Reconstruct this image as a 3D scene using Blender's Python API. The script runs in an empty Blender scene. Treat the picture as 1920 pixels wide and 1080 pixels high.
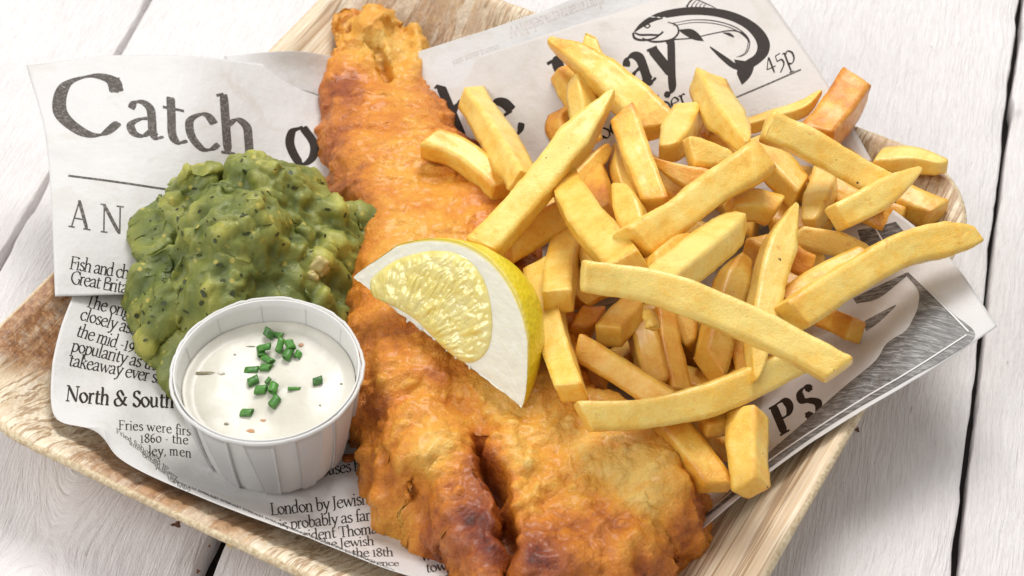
import bpy, bmesh, math, random
import numpy as np
from mathutils import Vector, Matrix
from mathutils.bvhtree import BVHTree
# ------------------------------------------------------------------ scene, camera, light
# one Blender unit is one centimetre
scn = bpy.context.scene
scn.unit_settings.system = 'METRIC'
scn.unit_settings.scale_length = 0.01
random.seed(4); RNG = np.random.RandomState(7)
F = 3885.0; PITCH = math.radians(47); DIST = 54.0
CP = np.array([0, -DIST * math.cos(PITCH), DIST * math.sin(PITCH)])
FW = np.array([0, math.cos(PITCH), -math.sin(PITCH)])
UP = np.array([0, math.sin(PITCH), math.cos(PITCH)])
cam = bpy.data.cameras.new('camera'); camo = bpy.data.objects.new('camera', cam)
scn.collection.objects.link(camo); scn.camera = camo
camo.location = CP; camo.rotation_euler = (math.radians(90) - PITCH, 0, 0)
cam.sensor_width = 36; cam.lens = F / 1920 * 36; cam.clip_start = 1; cam.clip_end = 1000
cam.dof.use_dof = True; cam.dof.focus_distance = 49.5; cam.dof.aperture_fstop = 0.32
world = bpy.data.worlds.new('World'); scn.world = world; world.use_nodes = True
bg = world.node_tree.nodes['Background']
bg.inputs[0].default_value = (1.0, 0.985, 0.975, 1); bg.inputs[1].default_value = 0.47
def area(name, loc, target, size, power, col):
    l = bpy.data.lights.new(name, 'AREA'); l.shape = 'RECTANGLE'; l.size, l.size_y = size
    l.energy = power; l.color = col
    o = bpy.data.objects.new(name, l); scn.collection.objects.link(o); o.location = loc
    o.rotation_euler = (Vector(target) - Vector(loc)).to_track_quat('-Z', 'Y').to_euler()
    return o
area('window_light', (12, 62, 95), (0, 0, 1), (56, 44), 112000, (1.0, 0.985, 0.965))
area('fill_light', (-46, -22, 52), (0, 0, 0), (44, 44), 24000, (1.0, 0.99, 0.98))
scn.view_settings.view_transform = 'Standard'; scn.view_settings.look = 'None'
scn.view_settings.exposure = -0.01; scn.view_settings.gamma = 1
try: scn.cycles.max_bounces = 10
except Exception: pass

# ------------------------------------------------------------------ maths helpers
def ray(px, py):
    d = FW * F + np.array([px - 960.0, 0, 0]) + UP * (540.0 - py)
    return d
def at(px, py, z):
    d = ray(px, py); return CP + d * ((z - CP[2]) / d[2])
def depth(p): return float((np.asarray(p) - CP) @ FW)
def hash3(i, j, k, seed):
    h = (i.astype(np.uint32) * np.uint32(374761393) + j.astype(np.uint32) * np.uint32(668265263)
         + k.astype(np.uint32) * np.uint32(2147483647) + np.uint32((seed * 144665 + 12345) & 0xffffffff))
    h = (h ^ (h >> np.uint32(13))) * np.uint32(1274126177)
    h = (h ^ (h >> np.uint32(16))) * np.uint32(2246822519)
    h = h ^ (h >> np.uint32(15))
    return (h & np.uint32(0xffffff)).astype(np.float64) / 0xffffff * 2 - 1
def vnoise(P, seed=0):
    P = np.asarray(P, float); I = np.floor(P).astype(np.int64) + 10000; f = P - np.floor(P)
    u = f * f * f * (f * (f * 6 - 15) + 10); r = 0
    for a in (0, 1):
        for b in (0, 1):
            for c in (0, 1):
                w = (u[:, 0] if a else 1 - u[:, 0]) * (u[:, 1] if b else 1 - u[:, 1]) * (u[:, 2] if c else 1 - u[:, 2])
                r = r + w * hash3(I[:, 0] + a, I[:, 1] + b, I[:, 2] + c, seed)
    return r
def fbm(P, octv=4, seed=0, gain=.5):
    r = 0; a = 1; s = 1.0; t = 0
    for o in range(octv):
        r = r + a * vnoise(P * s + o * 17.3, seed + o); t += a; a *= gain; s *= 2.03
    return r / t
def catmull(pts, n, closed=False):
    P = np.array(pts, float); m = len(P); out = []
    segs = m if closed else m - 1
    for i in range(segs):
        if closed: p0, p1, p2, p3 = P[(i-1) % m], P[i], P[(i+1) % m], P[(i+2) % m]
        else:
            p1, p2 = P[i], P[i+1]
            p0 = P[i-1] if i > 0 else 2 * p1 - p2
            p3 = P[i+2] if i + 2 < m else 2 * p2 - p1
        for k in range(n):
            t = k / n
            out.append(.5 * ((2*p1) + (p2-p0)*t + (2*p0-5*p1+4*p2-p3)*t*t + (3*p1-p0-3*p2+p3)*t**3))
    if not closed: out.append(P[-1])
    return np.array(out)
def smooth(a, lo, hi):
    t = np.clip((a - lo) / (hi - lo), 0, 1); return t * t * (3 - 2 * t)

# ------------------------------------------------------------------ object helpers
def tag(o, label=None, cat=None, group=None, kind=None):
    if label: o['label'] = label
    if cat: o['category'] = cat
    if group: o['group'] = group
    if kind: o['kind'] = kind
    return o
def link(name, me, mat=None, parent=None):
    if mat is not None and not me.materials: me.materials.append(mat)
    o = bpy.data.objects.new(name, me); scn.collection.objects.link(o)
    if parent is not None: o.parent = parent
    return o
def mesh(name, verts, faces, mat=None, parent=None, flat=False, attrs=None):
    me = bpy.data.meshes.new(name)
    me.from_pydata([tuple(v) for v in np.asarray(verts, float)], [], [tuple(int(i) for i in f) for f in faces])
    if not flat: me.polygons.foreach_set('use_smooth', [True] * len(me.polygons))
    for k, v in (attrs or {}).items():
        a = me.attributes.new(k, 'FLOAT', 'POINT'); a.data.foreach_set('value', np.asarray(v, np.float32))
    me.update()
    return link(name, me, mat, parent)
def empty(name, loc, parent=None):
    o = bpy.data.objects.new(name, None); scn.collection.objects.link(o); o.location = loc
    o.empty_display_size = .5
    if parent is not None: o.parent = parent
    return o
def settle(child_world_objects, root):
    """parts were made in world coordinates: move their origin under the root"""
    for o in child_world_objects:
        o.parent = root; o.matrix_parent_inverse = Matrix.Translation(-Vector(root.location))
def grid_faces(nu, nv, wrap_u=False, flip=False):
    i = np.arange(nu if wrap_u else nu - 1); j = np.arange(nv - 1)
    I, J = np.meshgrid(i, j, indexing='ij'); I = I.ravel(); J = J.ravel(); I2 = (I + 1) % nu
    f = np.stack([I * nv + J, I2 * nv + J, I2 * nv + J + 1, I * nv + J + 1], 1)
    return f[:, ::-1] if flip else f

# ------------------------------------------------------------------ material helpers
class NT:
    def __init__(s, name):
        s.m = bpy.data.materials.new(name); s.m.use_nodes = True; s.t = s.m.node_tree
        s.b = s.t.nodes['Principled BSDF']; s.out = s.t.nodes['Material Output']
    def n(s, typ, **kw):
        x = s.t.nodes.new(typ)
        for k, v in kw.items():
            if k == 'ins':
                for a, b in v.items():
                    if hasattr(b, 'is_output') or isinstance(b, bpy.types.NodeSocket): s.t.links.new(b, x.inputs[a])
                    else: x.inputs[a].default_value = b
            else: setattr(x, k, v)
        return x
    def set(s, **kw):
        for k, v in kw.items():
            k = k.replace('_', ' ')
            if isinstance(v, bpy.types.NodeSocket): s.t.links.new(v, s.b.inputs[k])
            else: s.b.inputs[k].default_value = v
    def coord(s, scale=(1, 1, 1), rot=0.0, loc=(0, 0, 0)):
        g = s.n('ShaderNodeNewGeometry')      # world position: parts keep one continuous grain
        if rot:
            r = s.n('ShaderNodeVectorRotate', rotation_type='Z_AXIS', ins={'Vector': g.outputs['Position'], 'Angle': rot})
            src = r.outputs[0]
        else: src = g.outputs['Position']
        mp = s.n('ShaderNodeMapping', ins={'Vector': src, 'Scale': scale, 'Location': loc})
        return mp.outputs[0]
    def noise(s, vec, scale=1, detail=4, rough=.5, dist=0.0):
        return s.n('ShaderNodeTexNoise', ins={'Vector': vec, 'Scale': scale, 'Detail': detail, 'Roughness': rough, 'Distortion': dist}).outputs[0]
    def ramp(s, fac, stops, mode='LINEAR'):
        r = s.n('ShaderNodeValToRGB', ins={'Fac': fac}); e = r.color_ramp.elements; r.color_ramp.interpolation = mode
        while len(e) < len(stops): e.new(.5)
        for el, (p, c) in zip(e, stops):
            el.position = p; el.color = (c, c, c, 1) if isinstance(c, (int, float)) else (*c, 1)
        return r.outputs[0]
    def mix(s, fac, a, b, mode='MIX'):
        x = s.n('ShaderNodeMix', data_type='RGBA', blend_type=mode)
        for i, v in ((0, fac), (6, a), (7, b)):
            if isinstance(v, bpy.types.NodeSocket): s.t.links.new(v, x.inputs[i])
            elif i == 0: x.inputs[0].default_value = v
            else: x.inputs[i].default_value = (*v, 1)
        return x.outputs[2]
    def math(s, op, a, b=0.0, clamp=False):
        x = s.n('ShaderNodeMath', operation=op, use_clamp=clamp)
        for i, v in ((0, a), (1, b)):
            if isinstance(v, bpy.types.NodeSocket): s.t.links.new(v, x.inputs[i])
            else: x.inputs[i].default_value = v
        return x.outputs[0]
    def attr(s, name): return s.n('ShaderNodeAttribute', attribute_name=name).outputs['Fac']
    def rand(s): return s.n('ShaderNodeObjectInfo').outputs['Random']
    def bump(s, h, strength=.5, dist=.05):
        b = s.n('ShaderNodeBump', ins={'Height': h, 'Strength': strength, 'Distance': dist})
        s.t.links.new(b.outputs[0], s.b.inputs['Normal'])
_k = at(95, 1000, 0); KNOT = (_k[0] * math.cos(math.radians(13.6)) - _k[1] * math.sin(math.radians(13.6)), _k[0] * math.sin(math.radians(13.6)) + _k[1] * math.cos(math.radians(13.6)))
YAW = math.radians(13.6)          # direction of the table planks, measured from +Y to +X
TROT = math.radians(60.7)         # direction of the leaf grain of the tray
M = {}
def mats():
    # painted planks
    for key, base in (('plank', .80),):
        t = NT('white_painted_wood'); v = t.coord(rot=YAW)
        sx_ = t.n('ShaderNodeSeparateXYZ', ins={0: v}); X_, Y_ = sx_.outputs[0], sx_.outputs[1]
        kx, ky = KNOT
        g_ = t.math('MULTIPLY', t.math('EXPONENT', t.math('MULTIPLY', t.math('POWER', t.math('ABSOLUTE', t.math('MULTIPLY', t.math('SUBTRACT', Y_, ky), .55)), 2.0), -1.0)), 1.0)
        X2 = t.math('SQRT', t.math('ADD', t.math('POWER', t.math('ABSOLUTE', t.math('SUBTRACT', X_, kx)), 2.0), g_))
        sgn = t.math('SIGN', t.math('SUBTRACT', X_, kx)); X3 = t.math('ADD', t.math('MULTIPLY', X2, 1.0), t.math('MULTIPLY', sgn, 0.0))
        wob = t.math('MULTIPLY', t.noise(t.n('ShaderNodeMapping', ins={'Vector': v, 'Scale': (.3, .22, 1)}).outputs[0], 1, 3), .55)
        v = t.n('ShaderNodeCombineXYZ', ins={0: t.math('ADD', X3, wob), 1: Y_, 2: t.math('MULTIPLY', sgn, 3.0)}).outputs[0]
        st = t.n('ShaderNodeMapping', ins={'Vector': v, 'Scale': (5, .38, 5)}).outputs[0]
        fine = t.n('ShaderNodeMapping', ins={'Vector': v, 'Scale': (13, 1.3, 12)}).outputs[0]
        warp = t.noise(v, .35, 3)
        g1 = t.noise(st, 1.0, 6, .6, .45); g2 = t.noise(fine, 1.0, 5, .65, .25); pat = t.noise(v, .22, 4, .6)
        c = t.ramp(g2, [(.24, (.66, .61, .60)), (.36, (.78, .74, .73)), (.55, (.82, .79, .78)), (.75, (.86, .84, .83))])
        c = t.mix(t.math('MULTIPLY', t.ramp(pat, [(.4, 0), (.68, 1)]), .4), c, (.69, .645, .65))
        spots = t.noise(t.n('ShaderNodeMapping', ins={'Vector': v, 'Scale': (3.2, 1.5, 3)}).outputs[0], 1.0, 3, .6)
        c = t.mix(t.math('MULTIPLY', t.ramp(spots, [(.69, 0), (.76, 1)]), .55), c, (.40, .36, .31))
        t.set(Base_Color=c, Roughness=t.ramp(g1, [(.3, .38), (.7, .6)]), Specular_IOR_Level=.35)
        h = t.math('ADD', t.math('MULTIPLY', g1, .9), t.math('MULTIPLY', g2, .8)); t.bump(h, .75, .13)
        M['plank'] = t.m
    t = NT('dark_gap_wood'); t.set(Base_Color=(.018, .012, .010, 1), Roughness=.9); M['gap'] = t.m
    t = NT('bare_knot_wood'); v = t.coord()
    t.set(Base_Color=t.ramp(t.noise(v, 9, 4), [(.35, (.06, .02, .012)), (.65, (.22, .10, .06))]), Roughness=.8); M['knot'] = t.m
    # palm leaf tray
    t = NT('pressed_palm_leaf'); v = t.coord(rot=-(TROT - math.pi / 2))
    st = t.n('ShaderNodeMapping', ins={'Vector': v, 'Scale': (5.5, .22, 5)}).outputs[0]
    st2 = t.n('ShaderNodeMapping', ins={'Vector': v, 'Scale': (18, .5, 18)}).outputs[0]
    g1 = t.noise(st, 1, 5, .6, .3); g2 = t.noise(st2, 1, 5, .6)
    big = t.noise(v, .33, 3, .5)
    c = t.ramp(g1, [(.25, (.68, .52, .33)), (.42, (.84, .73, .54)), (.65, (.90, .82, .67))])
    c = t.mix(t.math('MULTIPLY', t.ramp(g2, [(.40, 1), (.56, 0)]), .35), c, (.52, .34, .18))
    ln = t.noise(t.n('ShaderNodeMapping', ins={'Vector': v, 'Scale': (2.3, .035, .5)}).outputs[0], 1, 3, .7)
    c = t.mix(t.math('MULTIPLY', t.ramp(ln, [(.455, 0), (.48, 1), (.50, 1), (.53, 0)]), .75), c, (.34, .19, .085))
    c = t.mix(t.math('MULTIPLY', t.ramp(ln, [(.50, 0), (.58, 1)]), t.math('ADD', t.math('MULTIPLY', t.attr('brown'), .6), .35)), c, (.48, .27, .11))
    br = t.math('MULTIPLY', t.attr('brown'), t.ramp(t.noise(v, 2.2, 6, .7, .8), [(.30, .35), (.55, 1)]))
    c2 = t.ramp(t.noise(v, 6, 6, .75, .5), [(.3, (.12, .045, .018)), (.5, (.30, .135, .055)), (.68, (.50, .28, .12))])
    c = t.mix(br, c, c2)
    fl = t.ramp(t.noise(v, 7, 5, .8), [(.62, 0), (.70, 1)])
    c = t.mix(t.math('MULTIPLY', fl, t.math('MULTIPLY', t.attr('brown'), .6)), c, (.62, .42, .22))
    c = t.mix(t.attr('cut'), c, t.ramp(t.noise(v, 9, 5, .8), [(.35, (.45, .31, .16)), (.6, (.78, .66, .45))]))
    t.set(Base_Color=c, Roughness=.42, Specular_IOR_Level=.35)
    t.bump(t.math('ADD', g1, t.math('MULTIPLY', g2, .5)), .55, .06); M['tray'] = t.m
    # greaseproof paper
    def paper(nm, col, tl):
        t = NT(nm); v = t.coord()
        c = t.mix(t.ramp(t.noise(v, .5, 4, .6), [(.35, 0), (.7, 1)]), col, tuple(x * .955 for x in col))
        c = t.mix(t.ramp(t.noise(v, 3, 6, .7), [(.45, 0), (.75, .25)]), c, tuple(x * .9 for x in col))
        gr = t.ramp(t.noise(v, .75, 4, .65, .6), [(.54, 0), (.64, .5)]); c = t.mix(gr, c, tuple(x * y for x, y in zip(col, (.87, .845, .78))))
        t.set(Base_Color=c, Roughness=.55, Specular_IOR_Level=.35)
        t.bump(t.math('ADD', t.noise(v, 2.2, 6, .6), t.math('MULTIPLY', t.n('ShaderNodeTexVoronoi', feature='DISTANCE_TO_EDGE', ins={'Vector': v, 'Scale': .55}).outputs[0], -1.4)), .45, .08)
        tr = t.n('ShaderNodeBsdfTranslucent', ins={'Color': c}); ms = t.n('ShaderNodeMixShader', ins={0: tl})
        t.t.links.new(t.b.outputs[0], ms.inputs[1]); t.t.links.new(tr.outputs[0], ms.inputs[2])
        t.t.links.new(ms.outputs[0], t.out.inputs[0]); return t.m
    M['paper'] = paper('greaseproof_paper', (.80, .785, .775), .22)
    M['paper_warm'] = paper('warm_greaseproof_paper', (.76, .715, .68), .22)
    def ink(nm, dark, worn, thr):
        t = NT(nm); v = t.coord()
        c = t.mix(t.ramp(t.noise(v, 14, 5, .8), [(thr, 0), (thr + .14, 1)]), dark, worn)
        t.set(Base_Color=c, Roughness=.6, Specular_IOR_Level=.15); return t.m
    M['ink'] = ink('newsprint_ink', (.030, .022, .018), (.13, .11, .095), .60)
    M['ink_grey'] = ink('soft_black_ink', (.09, .078, .07), (.26, .235, .22), .50)
    M['ghost'] = ink('show_through_ink', (.56, .52, .50), (.70, .66, .64), .45)
    t = NT('engraved_picture_ink'); v = t.coord(rot=.45)
    s1 = t.noise(t.n('ShaderNodeMapping', ins={'Vector': v, 'Scale': (2.2, 16, 4)}).outputs[0], 1, 5, .7, 1.0)
    t.set(Base_Color=t.ramp(s1, [(.32, (.045, .04, .038)), (.5, (.14, .135, .13)), (.66, (.38, .37, .36))]), Roughness=.5); M['engrave'] = t.m
    t = NT('picture_frame_white'); t.set(Base_Color=(.7, .69, .68, 1), Roughness=.5); M['white_ink'] = t.m
    # chips
    t = NT('fried_potato'); v = t.coord(); f = t.attr('fry')
    n1 = t.noise(v, 1.6, 5, .6); n2 = t.noise(v, 7, 5, .7)
    k = t.math('ADD', f, t.math('MULTIPLY', t.math('SUBTRACT', n1, .5), .75))
    k = t.math('ADD', k, t.math('MULTIPLY', t.math('SUBTRACT', n2, .5), .50))
    c = t.ramp(k, [(.0, (.94, .70, .19)), (.26, (.91, .56, .085)), (.50, (.82, .37, .030)), (.76, (.60, .18, .012)), (1., (.24, .065, .010))])
    bl = t.noise(v, 3.1, 5, .7, .6); c = t.mix(t.ramp(bl, [(.60, 0), (.70, .5)]), c, (.70, .27, .025)); c = t.mix(t.ramp(bl, [(.28, .5), (.38, 0)]), c, (.96, .74, .30))
    sp = t.noise(v, 5.5, 2, .4); c = t.mix(t.ramp(sp, [(.785, 0), (.80, 1)]), c, (.06, .03, .015))
    t.set(Base_Color=c, Roughness=t.ramp(n2, [(.3, .24), (.7, .46)]), Specular_IOR_Level=.55, Subsurface_Weight=.22, Coat_Weight=.40, Coat_Roughness=.24,
          Subsurface_Radius=(.45, .2, .05), Subsurface_Scale=.4)
    micro = t.noise(v, 26, 3, .6)
    t.bump(t.math('ADD', t.math('MULTIPLY', n2, 1.0), t.math('MULTIPLY', micro, 1.0)), .5, .045); M['chip'] = t.m
    # batter
    t = NT('beer_batter'); v = t.coord(); f = t.attr('brown')
    n1 = t.noise(v, .9, 5, .6, .4); n2 = t.noise(v, 5, 6, .7, .3); vo = t.n('ShaderNodeTexVoronoi', ins={'Vector': v, 'Scale': 9.0}).outputs[0]
    k = t.math('ADD', f, t.math('MULTIPLY', t.math('SUBTRACT', n1, .5), .75))
    k = t.math('ADD', k, t.math('MULTIPLY', t.math('SUBTRACT', n2, .5), .42))
    c = t.ramp(k, [(.0, (.88, .57, .14)), (.2, (.84, .40, .042)), (.42, (.74, .25, .016)), (.62, (.47, .125, .012)), (.88, (.24, .038, .008)), (1., (.10, .018, .006))])
    t.set(Base_Color=c, Roughness=t.ramp(n2, [(.3, .22), (.7, .42)]), Specular_IOR_Level=.55, Coat_Weight=.30, Coat_Roughness=.26,
          Subsurface_Weight=.15, Subsurface_Radius=(.5, .18, .05), Subsurface_Scale=.4)
    h = t.math('ADD', t.math('MULTIPLY', n2, 1.0), t.math('MULTIPLY', t.noise(v, 18, 4, .65), .5)); h = t.math('ADD', h, t.math('MULTIPLY', vo, .25))
    t.bump(h, .9, .09); M['batter'] = t.m
    # mushy peas
    t = NT('mushy_peas'); v = t.coord(); n1 = t.noise(v, 1.0, 4, .55, .5); n2 = t.noise(v, 4, 5, .65)
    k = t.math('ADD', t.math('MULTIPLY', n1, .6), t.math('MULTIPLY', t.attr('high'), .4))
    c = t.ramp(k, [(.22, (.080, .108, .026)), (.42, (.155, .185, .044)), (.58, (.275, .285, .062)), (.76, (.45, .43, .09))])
    c = t.mix(t.ramp(n2, [(.62, 0), (.72, .75)]), c, (.50, .42, .075))
    vs = t.n('ShaderNodeTexVoronoi', ins={'Vector': v, 'Scale': 2.3, 'Randomness': 1.0}).outputs[0]
    c = t.mix(t.ramp(vs, [(.10, .7), (.17, 0)]), c, (.56, .46, .10))
    t.set(Base_Color=c, Roughness=.38, Specular_IOR_Level=.4, Subsurface_Weight=.2, Subsurface_Radius=(.3, .35, .08), Subsurface_Scale=.4)
    t.bump(t.math('ADD', n2, t.math('MULTIPLY', t.noise(v, 16, 4, .6), .4)), .45, .06); M['peas'] = t.m
    t = NT('herb_fleck'); t.set(Base_Color=t.ramp(t.rand(), [(0, (.018, .028, .008)), (1, (.05, .06, .016))]), Roughness=.5); M['herb'] = t.m
    t = NT('pea_skin'); t.set(Base_Color=(.50, .50, .17, 1), Roughness=.35, Subsurface_Weight=.2); M['peapale'] = t.m
    t = NT('whole_pea_flesh'); t.set(Base_Color=(.52, .43, .17, 1), Roughness=.35, Subsurface_Weight=.2); M['peaflesh'] = t.m
    # lemon
    t = NT('lemon_pith'); v = t.coord(); t.set(Base_Color=t.mix(t.attr('rind'), t.mix(t.noise(v, 5, 4), (.86, .83, .66), (.90, .885, .76)), (.85, .68, .05)), Roughness=.5, Subsurface_Weight=.3,
          Subsurface_Radius=(.4, .38, .2), Subsurface_Scale=.4); t.bump(t.noise(v, 12, 4), .3, .04); M['pith'] = t.m
    t = NT('lemon_peel'); v = t.coord(); c = t.ramp(t.noise(v, .8, 3), [(.3, (.80, .62, .02)), (.7, (.72, .60, .03))])
    c = t.mix(t.attr('edge'), c, (.86, .78, .30))
    t.set(Base_Color=c, Roughness=.33, Subsurface_Weight=.12)
    vo = t.n('ShaderNodeTexVoronoi', ins={'Vector': v, 'Scale': 7.5}).outputs[0]; t.bump(vo, .4, .05); M['peel'] = t.m
    t = NT('lemon_pulp'); v = t.coord(); c = t.ramp(t.noise(v, 2.2, 4), [(.3, (.86, .70, .16)), (.7, (.92, .82, .36))])
    t.set(Base_Color=c, Roughness=.1, Specular_IOR_Level=.7, Coat_Weight=.6, Coat_Roughness=.05, Subsurface_Weight=.35, Subsurface_Radius=(.5, .4, .12), Subsurface_Scale=.5)
    t.bump(t.noise(v, 7, 4), .25, .04); M['pulp'] = t.m
    # cup, sauce, chives
    t = NT('waxed_white_paper'); v = t.coord(); c = t.mix(t.noise(v, 1.2, 4), (.82, .815, .80), (.87, .865, .855))
    t.set(Base_Color=c, Roughness=.38, Specular_IOR_Level=.4)
    tr = t.n('ShaderNodeBsdfTranslucent', ins={'Color': c}); ms = t.n('ShaderNodeMixShader', ins={0: .30})
    t.t.links.new(t.b.outputs[0], ms.inputs[1]); t.t.links.new(tr.outputs[0], ms.inputs[2]); t.t.links.new(ms.outputs[0], t.out.inputs[0]); M['cup'] = t.m
    t = NT('sauce_soaked_white_paper'); v = t.coord(); c = t.mix(t.noise(v, .8, 4), (.72, .71, .68), (.80, .79, .765)); t.set(Base_Color=c, Roughness=.42)
    t.bump(t.noise(v, 1.5, 4), .3, .08); M['cup_wall'] = t.m
    t = NT('tartare_sauce'); v = t.coord(); c = t.ramp(t.noise(v, .9, 3), [(.35, (.60, .575, .49)), (.65, (.67, .645, .565))])
    sp = t.noise(v, 3.6, 3, .5); c = t.mix(t.ramp(sp, [(.70, 0), (.76, .55)]), c, (.45, .40, .25))
    t.set(Base_Color=c, Roughness=.33, Specular_IOR_Level=.4, Subsurface_Weight=.3, Subsurface_Radius=(.3, .28, .2), Subsurface_Scale=.4)
    t.bump(t.noise(v, 1.6, 4), .35, .08); M['sauce'] = t.m
    t = NT('green_chive'); v = t.coord(); c = t.ramp(t.rand(), [(0, (.035, .15, .018)), (.6, (.07, .25, .03)), (1, (.045, .12, .035))])
    c = t.mix(t.ramp(t.noise(v, 9, 3), [(.4, 0), (.7, .5)]), c, (.11, .31, .05))
    t.set(Base_Color=c, Roughness=.35, Subsurface_Weight=.15, Subsurface_Scale=.1); M['chive'] = t.m
    t = NT('caper_bit'); t.set(Base_Color=(.23, .20, .12, 1), Roughness=.3); M['caper'] = t.m
    t = NT('carrot_coloured_bit'); t.set(Base_Color=(.55, .30, .16, 1), Roughness=.3); M['orangebit'] = t.m
mats()

# ------------------------------------------------------------------ table
def bumpy_plank(x0, x1, y0, y1, name, parent, seed):
    """one plank in plank space: x across, y along; edges worn and rounded"""
    nx, ny = 15, 180
    xs = np.linspace(x0, x1, nx); e = .05
    xs = np.concatenate([[x0, x0 + e * .15, x0 + e * .6], np.linspace(x0 + e * 1.6, x1 - e * 1.6, nx), [x1 - e * .6, x1 - e * .15, x1]])
    zprof = np.concatenate([[-.9, -.07, -.012], np.zeros(nx), [-.012, -.07, -.9]])
    ys = np.linspace(y0, y1, ny); V = []
    for i, x in enumerate(xs):
        Q = np.stack([np.full(ny, x), ys, np.full(ny, 0.)], 1)
        edge = (i < 3) or (i >= len(xs) - 3)
        wob = fbm(np.stack([np.full(ny, seed * 3. + (0 if i < 3 else 5)), ys * .9, ys * 0], 1), 4, seed) * .10 if edge else 0
        sgn = 1 if i < 3 else -1
        Q[:, 0] += sgn * np.maximum(wob, -.02) if edge else 0
        Q[:, 2] = zprof[i] + vnoise(Q * np.array([.5, .1, 1]), seed) * .012
        V.append(Q)
    V = np.concatenate(V)
    c, s = math.cos(YAW), math.sin(YAW)
    Wd = np.stack([V[:, 0] * c + V[:, 1] * s, -V[:, 0] * s + V[:, 1] * c, V[:, 2]], 1)
    return mesh(name, Wd, grid_faces(len(xs), ny, flip=False), M['plank'], parent)
table = empty('table', (0, 0, -1)); tag(table, kind='structure')
subs = [mesh('under_board', [(-45, -40, -1), (45, -40, -1), (45, 50, -1), (-45, 50, -1), (-45, -40, -1.6), (45, -40, -1.6), (45, 50, -1.6), (-45, 50, -1.6)],
        [(0, 1, 2, 3), (7, 6, 5, 4), (0, 4, 5, 1), (1, 5, 6, 2), (2, 6, 7, 3), (3, 7, 4, 0)], M['gap'], None, flat=True)]
seams = [-38.8, -30.3, -21.8, -13.35, -4.8, 3.7, 12.05, 20.5, 29.0, 37.5]
gaps = {-13.35: .09, -4.8: .20, 12.05: .07}
for i in range(len(seams) - 1):
    g0 = gaps.get(seams[i], .08); g1 = gaps.get(seams[i + 1], .08)
    subs.append(bumpy_plank(seams[i] + g0, seams[i + 1] - g1, -30, 40, 'plank', None, 20 + i))
# small bare nail hole and chipped paint at the plank end
def chip_mark(px, py, r, sx=1.0):
    c = at(px, py, .0); V = [c + [0, 0, .010]]; n = 14
    for k in range(n):
        a = 2 * math.pi * k / n; rr = r * (1 + .35 * math.sin(3 * a + px)); V.append(c + [rr * math.cos(a) * sx, rr * math.sin(a), .016 - .004])
    return mesh('worn_patch', V, [(0, 1 + k, 1 + (k + 1) % n) for k in range(n)], M['knot'])
subs += [chip_mark(331, 984, .085, 1.3), chip_mark(1607, 806, .07, .8), chip_mark(393, 1024, .05, .6), chip_mark(372, 1072, .06, .8)]
settle(subs, table)

# ------------------------------------------------------------------ palm leaf tray
TC = np.array([-.55, -1.80]); TA = 9.62; TR = 2.7
CO, SI = math.cos(TROT), math.sin(TROT)
def to_tray(x, y):
    dx, dy = x - TC[0], y - TC[1]; return dx * CO + dy * SI, -dx * SI + dy * CO
def from_tray(u, v): return TC[0] + u * CO - v * SI, TC[1] + u * SI + v * CO
PD = np.array([-.05, .10, .32, .62, 1.2, 2.0, 2.9, 3.6, 4.5, 9.7]); PZ = np.array([2.06, 2.20, 2.14, 1.90, 1.36, .80, .46, .36, .31, .30])
def edge_dist(x, y):
    u, v = to_tray(x, y); qx = np.abs(u) - (TA - TR); qy = np.abs(v) - (TA - TR)
    out = np.hypot(np.maximum(qx, 0), np.maximum(qy, 0)) + np.minimum(np.maximum(qx, qy), 0) - TR
    return -out
def tray_z(x, y): return np.interp(edge_dist(x, y), PD, PZ)
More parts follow.
